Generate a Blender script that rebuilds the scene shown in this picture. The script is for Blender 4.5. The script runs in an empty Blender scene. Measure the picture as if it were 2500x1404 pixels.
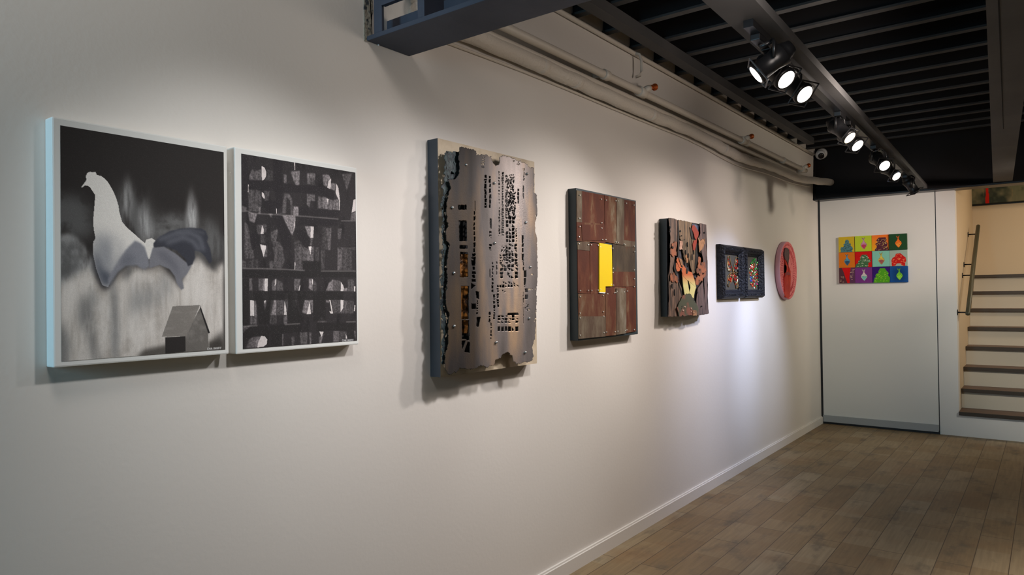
import bpy, bmesh, math, random
import numpy as np
from mathutils import Vector, Matrix

random.seed(7)
SC = bpy.context.scene
COL = SC.collection
# ------------------------------------------------------------------ camera model (surveyed from the photograph)
F = 1716.0
YAW, PIT, ROL = [math.radians(a) for a in (37.42, 0.637, -0.752)]
CAMX, CAMZ = 1.95, 1.4
YB = 7.93
fw = np.array([-math.sin(YAW)*math.cos(PIT), math.cos(YAW)*math.cos(PIT), math.sin(PIT)])
rt = np.array([math.cos(YAW), math.sin(YAW), 0.0])
up = np.cross(rt, fw)
RT = math.cos(ROL)*rt + math.sin(ROL)*up
UP = -math.sin(ROL)*rt + math.cos(ROL)*up
C0 = np.array([CAMX, 0.0, CAMZ])

def W(px, py, x):
    """survey point of the photograph -> (y, z) on the vertical plane at distance x from the left wall"""
    px = np.asarray(px, float); py = np.asarray(py, float)
    d = [fw[i] + RT[i]*(px-1250)/F - UP[i]*(py-702)/F for i in range(3)]
    t = (x-CAMX)/d[0]
    return d[1]*t, CAMZ+d[2]*t

def WY(px, py, y):
    d = [fw[i] + RT[i]*(px-1250)/F - UP[i]*(py-702)/F for i in range(3)]
    t = y/d[1]
    return CAMX+d[0]*t, CAMZ+d[2]*t

def crop(ox, oy, s, pts):
    return [(ox+a/s, oy+b/s) for a, b in pts]

# ------------------------------------------------------------------ materials
def lin(c):
    return tuple((v/12.92 if v <= 0.04045 else ((v+0.055)/1.055)**2.4) for v in c)
def rgb(r, g, b):
    return lin((r/255, g/255, b/255))+(1.0,)

def new_mat(name):
    m = bpy.data.materials.new(name); m.use_nodes = True
    nt = m.node_tree
    return m, nt, nt.nodes['Principled BSDF']

def mat(name, col, rough=0.6, metal=0.0, emit=None, estr=0.0, noise=None, bump=None, spec=None, coat=0):
    m, nt, b = new_mat(name)
    b.inputs['Base Color'].default_value = col
    b.inputs['Roughness'].default_value = rough
    b.inputs['Metallic'].default_value = metal
    if coat: b.inputs['Coat Weight'].default_value = coat
    if spec is not None: b.inputs['Specular IOR Level'].default_value = spec
    if emit:
        b.inputs['Emission Color'].default_value = emit
        b.inputs['Emission Strength'].default_value = estr
    tc = nt.nodes.new('ShaderNodeTexCoord')
    if noise:      # (scale, detail, colour2, lo, hi, stretch)
        sc, det, c2, lo, hi = noise[:5]
        st = noise[5] if len(noise) > 5 else (1, 1, 1)
        mp = nt.nodes.new('ShaderNodeMapping'); mp.inputs['Scale'].default_value = st
        n = nt.nodes.new('ShaderNodeTexNoise'); n.inputs['Scale'].default_value = sc; n.inputs['Detail'].default_value = det
        r = nt.nodes.new('ShaderNodeMapRange'); r.inputs['From Min'].default_value = lo; r.inputs['From Max'].default_value = hi
        mx = nt.nodes.new('ShaderNodeMix'); mx.data_type = 'RGBA'
        mx.inputs['A'].default_value = col; mx.inputs['B'].default_value = c2
        nt.links.new(tc.outputs['Object'], mp.inputs['Vector']); nt.links.new(mp.outputs[0], n.inputs['Vector'])
        nt.links.new(n.outputs['Fac'], r.inputs['Value']); nt.links.new(r.outputs[0], mx.inputs['Factor'])
        nt.links.new(mx.outputs['Result'], b.inputs['Base Color'])
    if bump:       # (scale, strength, distance)
        n = nt.nodes.new('ShaderNodeTexNoise'); n.inputs['Scale'].default_value = bump[0]; n.inputs['Detail'].default_value = 4
        bp = nt.nodes.new('ShaderNodeBump'); bp.inputs['Strength'].default_value = bump[1]; bp.inputs['Distance'].default_value = bump[2]
        nt.links.new(tc.outputs['Object'], n.inputs['Vector']); nt.links.new(n.outputs['Fac'], bp.inputs['Height'])
        nt.links.new(bp.outputs[0], b.inputs['Normal'])
    return m

def attr_mat(name, rough=0.6, bump=None, metal=0.0, spec=0.15):
    m, nt, b = new_mat(name)
    a = nt.nodes.new('ShaderNodeAttribute'); a.attribute_name = 'paint'
    nt.links.new(a.outputs['Color'], b.inputs['Base Color'])
    b.inputs['Roughness'].default_value = rough; b.inputs['Metallic'].default_value = metal
    b.inputs['Specular IOR Level'].default_value = spec
    if bump:
        tc = nt.nodes.new('ShaderNodeTexCoord')
        n = nt.nodes.new('ShaderNodeTexNoise'); n.inputs['Scale'].default_value = bump[0]
        bp = nt.nodes.new('ShaderNodeBump'); bp.inputs['Strength'].default_value = bump[1]; bp.inputs['Distance'].default_value = bump[2]
        nt.links.new(tc.outputs['Object'], n.inputs['Vector']); nt.links.new(n.outputs['Fac'], bp.inputs['Height'])
        nt.links.new(bp.outputs[0], b.inputs['Normal'])
    return m

M = {}
M['wall'] = mat('wall_paint', rgb(226, 221, 214), 0.55, bump=(60, 0.12, 0.004), noise=(0.7, 3, rgb(219, 213, 206), .35, .65))
M['wall2'] = mat('wall_paint_back', rgb(222, 220, 216), 0.6, bump=(60, 0.08, 0.003))
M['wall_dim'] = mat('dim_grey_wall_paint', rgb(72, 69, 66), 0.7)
M['stairwall'] = mat('stair_wall_paint', rgb(204, 184, 154), 0.65)
M['pipe'] = mat('pipe_paint', rgb(208, 200, 188), 0.45, bump=(120, 0.1, 0.002))
M['wrap'] = mat('wrapped_pipe_paint', rgb(214, 206, 194), 0.5, bump=(70, 0.7, 0.01))
M['white'] = mat('white_plastic', rgb(225, 225, 225), 0.35)
M['canvas'] = mat('primed_canvas', rgb(226, 226, 222), 0.75, bump=(400, 0.15, 0.001))
M['black'] = mat('black_ceiling_paint', rgb(25, 25, 27), 0.8, spec=.2)
M['joist'] = mat('joist_paint', rgb(62, 62, 62), 0.7, noise=(6, 3, rgb(52, 52, 53), .4, .6))
M['beam'] = mat('beam_paint', rgb(74, 73, 73), 0.65, bump=(20, 0.15, 0.005), noise=(2, 3, rgb(64, 64, 65), .4, .6))
M['navy'] = mat('blue_black_steel_paint', rgb(74, 78, 91), 0.6, spec=.3, bump=(25, 0.25, 0.006), noise=(3, 3, rgb(64, 68, 80), .4, .6))
M['blackmetal'] = mat('black_metal', rgb(26, 26, 28), 0.35, 0.2)
M['darkside'] = mat('dark_grey_side_paint', rgb(58, 60, 66), 0.5)
M['tealside'] = mat('slate_side_paint', rgb(44, 56, 62), 0.5)
M['cream'] = mat('cream_board', rgb(196, 180, 156), 0.6, noise=(14, 4, rgb(170, 152, 126), .45, .7))
M['lens'] = mat('lit_lens', (1, 1, 1, 1), 0.3, emit=(1.0, 0.93, 0.86, 1), estr=4.0)
M['lenswarm'] = mat('lit_lens_warm', (1, 1, 1, 1), 0.3, emit=(1.0, 0.78, 0.5, 1), estr=3.0)
M['deadlens'] = mat('unlit_lens', rgb(50, 50, 55), 0.1)
M['brass'] = mat('sprinkler_brass', rgb(176, 84, 30), 0.4, 0.5)
M['door'] = mat('door_paint', rgb(222, 220, 214), 0.5)
M['sweep'] = mat('door_sweep_aluminium', rgb(164, 166, 166), 0.5)
M['tread'] = mat('stair_tread_wood', rgb(92, 58, 34), 0.4, noise=(5, 4, rgb(68, 42, 26), .35, .65, (1, 12, 12)))
M['riser'] = mat('stair_riser_paint', rgb(196, 186, 168), 0.6)
M['nosing'] = mat('stair_nosing_metal', rgb(62, 50, 38), 0.45, 0.2)
M['rail'] = mat('handrail_paint', rgb(66, 64, 48), 0.4)
M['paint'] = attr_mat('painted_canvas_art', 0.7, bump=(500, 0.15, 0.0008))
M['gloss_art'] = attr_mat('acrylic_art', 0.5)
M['glassdark'] = mat('dark_lens_glass', rgb(30, 28, 30), 0.1)

# floor: printed wood-look planks running along the left wall
def floor_mat():
    m, nt, b = new_mat('wood_plank_floor')
    L = nt.links; N = nt.nodes.new
    tc = N('ShaderNodeTexCoord')
    mp = N('ShaderNodeMapping'); mp.inputs['Rotation'].default_value = (0, 0, math.radians(90)); mp.inputs['Location'].default_value = (0.2, 0.06, 0)
    L.new(tc.outputs['Object'], mp.inputs['Vector'])
    def brick(w, h, mortar, seed_off, c1, c2, off=.37):
        br = N('ShaderNodeTexBrick'); br.inputs['Scale'].default_value = 1.0
        br.inputs['Brick Width'].default_value = w; br.inputs['Row Height'].default_value = h
        br.inputs['Mortar Size'].default_value = mortar; br.inputs['Mortar Smooth'].default_value = .1
        br.inputs['Color1'].default_value = c1; br.inputs['Color2'].default_value = c2
        br.offset = off; br.offset_frequency = 2
        return br
    b1 = brick(0.92, 0.152, 0.0022, 0, (0, 0, 0, 1), (1, 1, 1, 1))
    b1.inputs['Mortar'].default_value = (0.5, 0.5, 0.5, 1)
    L.new(mp.outputs[0], b1.inputs['Vector'])
    # short printed boards inside each plank
    b2 = brick(0.31, 0.152, 0.0, 0, (0, 0, 0, 1), (1, 1, 1, 1), .61)
    L.new(mp.outputs[0], b2.inputs['Vector'])
    mixf = N('ShaderNodeMix'); mixf.data_type = 'RGBA'; mixf.inputs['Factor'].default_value = .5
    L.new(b1.outputs['Color'], mixf.inputs['A']); L.new(b2.outputs['Color'], mixf.inputs['B'])
    ramp = N('ShaderNodeValToRGB')
    e = ramp.color_ramp.elements
    e[0].position = 0.0; e[0].color = rgb(120, 97, 66)
    e[1].position = 1.0; e[1].color = rgb(156, 141, 114)
    k = ramp.color_ramp.elements.new(.5); k.color = rgb(139, 119, 88)
    L.new(mixf.outputs['Result'], ramp.inputs['Fac'])
    # grain
    gm = N('ShaderNodeMapping'); gm.inputs['Scale'].default_value = (26, 1.6, 1)
    L.new(tc.outputs['Object'], gm.inputs['Vector'])
    gn = N('ShaderNodeTexNoise'); gn.inputs['Scale'].default_value = 2.2; gn.inputs['Detail'].default_value = 5
    L.new(gm.outputs[0], gn.inputs['Vector'])
    gr = N('ShaderNodeMapRange'); gr.inputs['From Min'].default_value = .3; gr.inputs['From Max'].default_value = .7
    gr.inputs['To Min'].default_value = .82; gr.inputs['To Max'].default_value = 1.1
    L.new(gn.outputs['Fac'], gr.inputs['Value'])
    mul = N('ShaderNodeMix'); mul.data_type = 'RGBA'; mul.blend_type = 'MULTIPLY'; mul.inputs['Factor'].default_value = 1
    L.new(ramp.outputs[0], mul.inputs['A']); L.new(gr.outputs[0], mul.inputs['B'])
    # grey knots and smudges
    km = N('ShaderNodeMapping'); km.inputs['Scale'].default_value = (1.5, .8, 1)
    L.new(tc.outputs['Object'], km.inputs['Vector'])
    kn = N('ShaderNodeTexNoise'); kn.inputs['Scale'].default_value = 4.2; kn.inputs['Detail'].default_value = 5; kn.inputs['Roughness'].default_value = .62
    L.new(km.outputs[0], kn.inputs['Vector'])
    kr = N('ShaderNodeMapRange'); kr.inputs['From Min'].default_value = .53; kr.inputs['From Max'].default_value = .68
    kr.inputs['To Max'].default_value = .6
    L.new(kn.outputs['Fac'], kr.inputs['Value'])
    m2 = N('ShaderNodeMix'); m2.data_type = 'RGBA'
    L.new(kr.outputs[0], m2.inputs['Factor']); L.new(mul.outputs['Result'], m2.inputs['A']); m2.inputs['B'].default_value = rgb(74, 70, 60)
    on = N('ShaderNodeTexNoise'); on.inputs['Scale'].default_value = 2.3; on.inputs['Detail'].default_value = 2
    L.new(tc.outputs['Object'], on.inputs['Vector'])
    orr = N('ShaderNodeMapRange'); orr.inputs['From Min'].default_value = .55; orr.inputs['From Max'].default_value = .75; orr.inputs['To Max'].default_value = .5
    L.new(on.outputs['Fac'], orr.inputs['Value'])
    m4 = N('ShaderNodeMix'); m4.data_type = 'RGBA'
    L.new(orr.outputs[0], m4.inputs['Factor']); L.new(m2.outputs['Result'], m4.inputs['A']); m4.inputs['B'].default_value = rgb(132, 96, 58)
    m3 = N('ShaderNodeMix'); m3.data_type = 'RGBA'
    L.new(b1.outputs['Fac'], m3.inputs['Factor']); L.new(m4.outputs['Result'], m3.inputs['A']); m3.inputs['B'].default_value = rgb(80, 64, 48)
    L.new(m3.outputs['Result'], b.inputs['Base Color'])
    b.inputs['Roughness'].default_value = .5
    b.inputs['Specular IOR Level'].default_value = .35
    bp = N('ShaderNodeBump'); bp.inputs['Strength'].default_value = .25; bp.inputs['Distance'].default_value = .002
    inv = N('ShaderNodeMath'); inv.operation = 'SUBTRACT'; inv.inputs[0].default_value = 1
    L.new(b1.outputs['Fac'], inv.inputs[1]); L.new(inv.outputs[0], bp.inputs['Height']); L.new(bp.outputs[0], b.inputs['Normal'])
    return m
M['floor'] = floor_mat()

# ------------------------------------------------------------------ mesh helpers
def link(name, me, m=None, parent=None, **tags):
    o = bpy.data.objects.new(name, me); COL.objects.link(o)
    if m is not None and me is not None:
        for mm in (m if isinstance(m, (list, tuple)) else [m]): me.materials.append(mm)
    if parent: o.parent = parent
    for k, v in tags.items(): o[k] = v
    return o

def bm_obj(name, bm, m, parent=None, smooth=False, **tags):
    me = bpy.data.meshes.new(name); bm.normal_update(); bm.to_mesh(me); bm.free()
    if smooth:
        for p in me.polygons: p.use_smooth = True
    return link(name, me, m, parent, **tags)

def empty(name, loc, label, cat, group=None):
    o = bpy.data.objects.new(name, None); COL.objects.link(o); o.empty_display_size = .05
    o.location = loc; o['label'] = label; o['category'] = cat
    if group: o['group'] = group
    bpy.context.view_layer.update()
    return o

def box(bm, x0, x1, y0, y1, z0, z1, bev=0):
    vs = [bm.verts.new(p) for p in ((x0,y0,z0),(x1,y0,z0),(x1,y1,z0),(x0,y1,z0),(x0,y0,z1),(x1,y0,z1),(x1,y1,z1),(x0,y1,z1))]
    fs = [bm.faces.new([vs[i] for i in f]) for f in ((0,3,2,1),(4,5,6,7),(0,1,5,4),(1,2,6,5),(2,3,7,6),(3,0,4,7))]
    if bev:
        es = list({e for f in fs for e in f.edges})
        bmesh.ops.bevel(bm, geom=es, offset=bev, segments=2, affect='EDGES', profile=.6)

def box_obj(name, dims, m, parent=None, bev=0, loc=None, **tags):
    """dims in world coordinates; origin put at loc (or parent's location)"""
    bm = bmesh.new(); box(bm, *dims, bev=bev)
    off = Vector(loc) if loc is not None else (parent.location if parent else Vector((0, 0, 0)))
    bmesh.ops.translate(bm, verts=bm.verts, vec=-off)
    o = bm_obj(name, bm, m, parent, **tags)
    if not parent and loc is not None: o.location = loc
    return o

def tube(bm, pts, r, seg=14, cap=True):
    pts = [Vector(p) for p in pts]; rings = []
    n = len(pts)
    for i, p in enumerate(pts):
        d = (pts[min(i+1, n-1)]-pts[max(i-1, 0)]).normalized()
        a = Vector((0, 0, 1)) if abs(d.z) < .9 else Vector((1, 0, 0))
        u = d.cross(a).normalized(); v = d.cross(u).normalized()
        rr = r[i] if isinstance(r, (list, tuple)) else r
        rings.append([bm.verts.new(p+u*rr*math.cos(2*math.pi*k/seg)+v*rr*math.sin(2*math.pi*k/seg)) for k in range(seg)])
    for i in range(n-1):
        for k in range(seg):
            bm.faces.new((rings[i][k], rings[i][(k+1) % seg], rings[i+1][(k+1) % seg], rings[i+1][k]))
    if cap:
        bm.faces.new(rings[0][::-1]); bm.faces.new(rings[-1])

def tube_obj(name, pts, r, m, parent=None, seg=14, loc=None, **tags):
    bm = bmesh.new(); tube(bm, pts, r, seg)
    off = Vector(loc) if loc is not None else (parent.location if parent else Vector((0, 0, 0)))
    bmesh.ops.translate(bm, verts=bm.verts, vec=-off)
    bmesh.ops.recalc_face_normals(bm, faces=bm.faces)
    o = bm_obj(name, bm, m, parent, True, **tags)
    if not parent and loc is not None: o.location = loc
    return o

def extrude_yz(name, poly, x0, x1, m, parent=None, loc=None, **tags):
    """poly = list of (y,z); a sheet of real thickness between x0 and x1"""
    bm = bmesh.new()
    a = [bm.verts.new((x0, y, z)) for y, z in poly]; b = [bm.verts.new((x1, y, z)) for y, z in poly]
    f1 = bm.faces.new(a); f2 = bm.faces.new(b[::-1])
    n = len(poly)
    for i in range(n):
        bm.faces.new((a[i], b[i], b[(i+1) % n], a[(i+1) % n]))
    bmesh.ops.triangulate(bm, faces=[f1, f2])
    bmesh.ops.recalc_face_normals(bm, faces=bm.faces)
    off = Vector(loc) if loc is not None else (parent.location if parent else Vector((0, 0, 0)))
    bmesh.ops.translate(bm, verts=bm.verts, vec=-off)
    return bm_obj(name, bm, m, parent, **tags)

# ------------------------------------------------------------------ small painting kit (numpy rasters -> vertex colours)
def vnoise(h, w, ch, cw, seed):
    r = np.random.RandomState(seed)
    gh, gw = int(h/ch)+3, int(w/cw)+3
    g = r.rand(gh, gw)
    yy = np.arange(h)/ch; xx = np.arange(w)/cw
    y0 = yy.astype(int); x0 = xx.astype(int); fy = (yy-y0)[:, None]; fx = (xx-x0)[None, :]
    fy = fy*fy*(3-2*fy); fx = fx*fx*(3-2*fx)
    a = g[y0][:, x0]; b = g[y0][:, x0+1]; c = g[y0+1][:, x0]; d = g[y0+1][:, x0+1]
    return (a*(1-fx)+b*fx)*(1-fy)+(c*(1-fx)+d*fx)*fy

def fbm(h, w, ch, cw, seed, octv=4):
    s = 0; a = 1; t = 0
    for i in range(octv):
        s = s+a*vnoise(h, w, max(ch/2**i, 1), max(cw/2**i, 1), seed+i*13); t += a; a *= .55
    return s/t

def blur1(a, r, ax):
    if r < 1: return a
    r = int(r)
    p = np.pad(a, [(r+1, r) if i == ax else (0, 0) for i in range(a.ndim)], mode='edge')
    c = np.cumsum(p, axis=ax)
    n = a.shape[ax]
    hi = np.take(c, range(2*r+1, 2*r+1+n), axis=ax); lo = np.take(c, range(0, n), axis=ax)
    return (hi-lo)/(2*r+1)
def blur(a, r, rv=None):
    rv = r if rv is None else rv
    for _ in range(2):
        a = blur1(blur1(a, rv, 0), r, 1)
    return a

def inpoly(Y, Z, poly):
    ins = np.zeros(Y.shape, bool); n = len(poly)
    for i in range(n):
        y1, z1 = poly[i]; y2, z2 = poly[(i+1) % n]
        if z1 == z2: continue
        c = ((z1 > Z) != (z2 > Z)) & (Y < (y2-y1)*(Z-z1)/(z2-z1)+y1)
        ins ^= c
    return ins

class Art:
    """a raster in wall coordinates: columns run along y (or x), rows along z"""
    def __init__(s, a0, a1, z0, z1, res, base, plane=None, fn=None):
        s.a0, s.a1, s.z0, s.z1 = a0, a1, z0, z1
        s.w = max(2, int(round((a1-a0)/res))+1); s.h = max(2, int(round((z1-z0)/res))+1)
        s.A, s.Z = np.meshgrid(np.linspace(a0, a1, s.w), np.linspace(z1, z0, s.h))
        s.res = res
        s.c = np.ones((s.h, s.w, 3))*np.array(base, float)
        s.plane = plane; s.fn = fn
        s.seed = 1
    def tr(s, pts):
        if s.fn: return [s.fn(p) for p in pts]
        return [tuple(float(v) for v in W(p[0], p[1], s.plane)) for p in pts]
    def mask(s, pts, b=0, bv=None):
        m = inpoly(s.A, s.Z, s.tr(pts)).astype(float)
        return blur(m, b, bv) if (b or bv) else m
    def put(s, m, col, alpha=1.0):
        col = np.array(col, float)
        m = (m*alpha)[..., None]
        s.c = s.c*(1-m)+col*m
    def poly(s, pts, col, b=0, alpha=1.0, n=0, bv=None, cell=(6, 6)):
        m = s.mask(pts, b, bv)
        if n:
            s.seed += 7
            nz = fbm(s.h, s.w, cell[0], cell[1], s.seed)
            m = m*np.clip(1-n+n*2*(nz-.25)*1.6, 0, 1)
        if np.isscalar(col): col = (col, col, col)
        s.put(m, col, alpha)
    def line(s, pts, wd, col, b=0, alpha=1.0):
        P = s.tr(pts); m = np.zeros((s.h, s.w))
        for (a, c), (d, e) in zip(P[:-1], P[1:]):
            vx, vz = d-a, e-c; L2 = vx*vx+vz*vz+1e-12
            t = np.clip(((s.A-a)*vx+(s.Z-c)*vz)/L2, 0, 1)
            dd = np.hypot(s.A-a-t*vx, s.Z-c-t*vz)
            m = np.maximum(m, np.clip((wd/2-dd)/s.res+.5, 0, 1))
        if b: m = blur(m, b)
        if np.isscalar(col): col = (col, col, col)
        s.put(m, col, alpha)
    def mesh(s, name, pos, m, parent, k=1.0, white=None, **tags):
        """pos(A,Z)->xyz arrays in parent space; k scales photo tones to paint reflectance"""
        V = np.stack(pos(s.A, s.Z), -1).reshape(-1, 3)
        idx = np.arange(s.h*s.w).reshape(s.h, s.w)
        q = np.stack([idx[:-1, :-1], idx[1:, :-1], idx[1:, 1:], idx[:-1, 1:]], -1).reshape(-1, 4)
        me = bpy.data.meshes.new(name)
        me.vertices.add(len(V)); me.vertices.foreach_set('co', V.ravel())
        me.loops.add(q.size); me.loops.foreach_set('vertex_index', q.ravel().astype(np.int32))
        me.polygons.add(len(q)); me.polygons.foreach_set('loop_start', np.arange(0, q.size, 4, dtype=np.int32))
        me.polygons.foreach_set('loop_total', np.full(len(q), 4, np.int32))
        me.update(calc_edges=True)
        c = np.clip(s.c, 0, 255)/255.0
        c = np.where(c <= 0.04045, c/12.92, ((c+0.055)/1.055)**2.4)*k
        c = np.clip(c, 0.004, .9)
        at = me.color_attributes.new('paint', 'FLOAT_COLOR', 'POINT')
        rgba = np.concatenate([c, np.ones((s.h, s.w, 1))], -1).reshape(-1)
        at.data.foreach_set('color', rgba.astype(np.float32))
        me.validate()
        return link(name, me, m, parent, **tags)

# ================================================================== THE ROOM
XR = 4.6
def struct(o): o['kind'] = 'structure'; return o
YF = -2.2; ZH = 4.6
struct(box_obj('floor', (-.12, XR+.1, YF, 8.1, -.1, 0), M['floor']))
struct(box_obj('ceiling', (-.12, XR+.1, 1.83, 8.1, 3.06, 3.16), M['black']))
struct(box_obj('ceiling_front', (-.12, XR+.1, YF-.1, 2.0, ZH, ZH+.1), M['wall_dim']))
struct(box_obj('wall_upper', (-.12, XR+.1, 1.83, 1.93, 3.16, ZH), M['wall_dim']))
bm = bmesh.new(); box(bm, -.12, 0, YF, 8.1, 0, 3.06); box(bm, -.12, 0, YF, 1.83, 3.06, ZH)
struct(bm_obj('wall_left', bm, M['wall']))
struct(box_obj('wall_right', (XR, XR+.1, YF, 8.1, 0, ZH), M['wall_dim']))
# back wall: pier between the door and the stair opening, low wall under the stairs, wall above the header, right part
bm = bmesh.new()
box(bm, 1.082, 1.24, YB, YB+.14, 0, 2.52)
box(bm, 1.24, 3.0, YB, YB+.1, 0, .205)
box(bm, 3.0, XR, YB, YB+.14, 0, 2.52)
box(bm, 0, 1.082, YB+.12, YB+.14, 0, 2.52)
struct(bm_obj('wall_back', bm, M['wall2']))
struct(box_obj('wall_stair_side', (1.12, 1.239, YB+.14, 9.9, 0, 3.6), M['stairwall']))
struct(box_obj('wall_stair_back', (1.12, 3.1, 9.9, 10.0, 0, 3.6), M['stairwall']))
struct(box_obj('wall_stair_right', (3.0, 3.1, YB+.14, 9.9, 0, 3.6), M['stairwall']))
struct(box_obj('ceiling_stair', (1.12, 3.1, YB+.1, 10.0, 3.6, 3.7), M['stairwall']))
# street front behind the viewer: sill wall, header and piers round a big shop window
bm = bmesh.new()
box(bm, -.12, XR+.1, YF-.1, YF, 0, 1.3); box(bm, -.12, XR+.1, YF-.1, YF, 2.45, ZH)
box(bm, -.12, .06, YF-.1, YF, 1.3, 2.45); box(bm, .8, XR+.1, YF-.1, YF, 1.3, 2.45)
struct(bm_obj('wall_front', bm, M['wall_dim']))
bm = bmesh.new()
for x in (.06, .75): box(bm, x, x+.05, YF-.08, YF-.02, 1.3, 2.45)
box(bm, .06, .8, YF-.08, YF-.02, 1.3, 1.35); box(bm, .06, .8, YF-.08, YF-.02, 2.4, 2.45)
struct(bm_obj('window_1', bm, M['blackmetal']))

# baseboard on the left wall, slightly wavy top edge
bm = bmesh.new()
box(bm, 0, .018, YF, YB, 0, .075)
bmesh.ops.bevel(bm, geom=[e for e in bm.edges if all(abs(v.co.x-.018) < 1e-6 and v.co.z > .07 for v in e.verts)], offset=.008, segments=2, affect='EDGES')
struct(bm_obj('baseboard_left', bm, M['wall']))

# door: flush white slab with a metal sweep
door = box_obj('door_1', (.022, 1.074, YB-.002, YB+.045, .035, 2.40), M['door'], loc=(.02, YB, 0)); struct(door)
bm = bmesh.new(); box(bm, .002, 1.052, -.02, -.002, .022, .09)
bm_obj('door_sweep', bm, M['sweep'], door, label='grey metal sweep along the foot of the door')
bm = bmesh.new(); box(bm, -.02, .0015, -.001, .09, 0, 2.40); box(bm, 1.055, 1.062, .004, .09, 0, 2.40)
box(bm, 0, 1.06, -.012, .05, 0, .02)
struct(bm_obj('trim_1', bm, M['blackmetal'])).location = (.02, YB, 0)

# ------------------------------------------------------------------ ceiling steel and joists
ys = [3.405+.315*k for k in range(-4, 14)]
jb = bmesh.new(); box(jb, 0, XR, -.024, .024, 0, .012)
nf_ = len(jb.faces); box(jb, 0, XR, -.012, .012, .012, .21); jb.faces.ensure_lookup_table()
for i in range(nf_, len(jb.faces)): jb.faces[i].material_index = 1  # black sides paint in the shade between joists, grey underside the light
jme = bpy.data.meshes.new('ceiling_joist'); jb.to_mesh(jme); jb.free(); jme.materials.append(M['joist']); jme.materials.append(M['black'])
for y in ys:
    o = bpy.data.objects.new('ceiling_joist', jme); COL.objects.link(o); o.location = (0, y+.022, 2.85)
    o['label'] = 'dark painted joist running across under the black ceiling deck'
    o['category'] = 'joist'; o['group'] = 'dark joists under the ceiling deck'

def prism(name, p, z0, z1, m, label, parent=None):
    bm = bmesh.new()
    lo = [bm.verts.new((x, y, z0)) for x, y in p]; hi = [bm.verts.new((x, y, z1)) for x, y in p]
    bm.faces.new(lo[::-1]); bm.faces.new(hi)
    for i in range(4): bm.faces.new((lo[i], lo[(i+1) % 4], hi[(i+1) % 4], hi[i]))
    bmesh.ops.recalc_face_normals(bm, faces=bm.faces)
    cx = sum(a for a, b in p)/4; cy = sum(b for a, b in p)/4
    bmesh.ops.translate(bm, verts=bm.verts, vec=(-cx, -cy, -z0))
    ys_ = sorted(p, key=lambda q: q[1]); dx = (ys_[2][0]+ys_[3][0]-ys_[0][0]-ys_[1][0])/2; dy = (ys_[2][1]+ys_[3][1]-ys_[0][1]-ys_[1][1])/2
    an = math.atan2(-dx, dy)
    bmesh.ops.rotate(bm, verts=bm.verts, cent=(0, 0, 0), matrix=Matrix.Rotation(-an, 3, 'Z'))
    o = bm_obj(name, bm, m, parent)
    o.location = (cx, cy, z0); o.rotation_euler = (0, 0, an)
    if label: o['label'] = label; o['category'] = 'beam'
    return o
prism('steel_beam', [(1.055, 1.93), (1.20, 1.93), (1.035, 7.76), (.93, 7.76)], 2.372, 2.41, M['beam'],
      'wide flat dark ceiling beam that carries the row of spotlights')
rb = prism('steel_beam', [(1.84, 1.93), (1.985, 1.93), (1.70, 7.76), (1.555, 7.76)], 2.372, 2.41, M['beam'],
      'wide flat dark ceiling beam at the right with a seam down its middle')
sb = bmesh.new()
v = [sb.verts.new(p) for p in ((1.862, 1.95, 2.3705), (1.867, 1.95, 2.3705), (1.745, 5.2, 2.3705), (1.741, 5.2, 2.3705))]
sb.faces.new(v)
r_ = bmesh.ops.extrude_face_region(sb, geom=sb.faces[:]); bmesh.ops.translate(sb, verts=[q for q in r_['geom'] if isinstance(q, bmesh.types.BMVert)], vec=(0, 0, .002))
bmesh.ops.translate(sb, verts=sb.verts, vec=-rb.location); bmesh.ops.rotate(sb, verts=sb.verts, cent=(0, 0, 0), matrix=Matrix.Rotation(-rb.rotation_euler.z, 3, 'Z'))
bm_obj('seam', sb, M['black'], rb)
prism('ceiling_channel', [(.175, 1.93), (.245, 1.93), (.208, 7.0), (.144, 7.0)], 2.79, 2.848, M['beam'],
      'narrow dark channel running under the joists close to the left wall')

# far header: I-beam over the door wall
hd = empty('header_beam', (2.0, 7.88, 2.345), 'deep black steel beam across the top of the door and stair opening', 'beam')
def hb(name, d, m, **k): return box_obj(name, d, m, hd, **k)
hb('flange', (0.0, XR, 7.775, 7.985, 2.352, 2.37), M['blackmetal'], bev=.003)
hb('web', (0.0, XR, 7.865, 7.895, 2.37, 3.06), M['black'])
# frayed black paint edge where it meets the left wall
rr = random.Random(4)
pp = [(7.74, 2.35), (7.90, 2.35), (7.90, 2.84), (7.80, 2.84)]
for i in range(26):
    t = i/25; pp.append((7.80-.06*t+rr.uniform(-.007, .007), 2.84-.48*t))
extrude_yz('paint_edge', pp, .0, .0012, M['black'], hd)

# near beam with posts (mezzanine edge)
nb = empty('mezzanine_beam', (2.0, 1.81, 2.33), 'blue-black steel beam with posts crossing overhead from the left wall', 'beam')
def nbx(name, d, bev=.003): return box_obj(name, d, M['navy'], nb, bev=bev)
nbx('flange', (0.0, XR, 1.70, 1.915, 2.328, 2.345))
nbx('web', (0.0, XR, 1.80, 1.812, 2.345, 2.43), .001)
nbx('upper_flange', (0.0, XR, 1.80, 1.90, 2.62, 2.64), .002)
for x in (.038, 2.2, 3.6): nbx('post', (x, x+.042, 1.702, 1.714, 2.345, 3.06))
nbx('post', (.258, .290, 1.702, 1.83, 2.345, 3.06))
bm = bmesh.new(); box(bm, .08, .26, 1.702, 1.72, 2.437, 2.46)
bmesh.ops.translate(bm, verts=bm.verts, vec=-nb.location)
bm_obj('crossbar', bm, M['navy'], nb)
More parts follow.
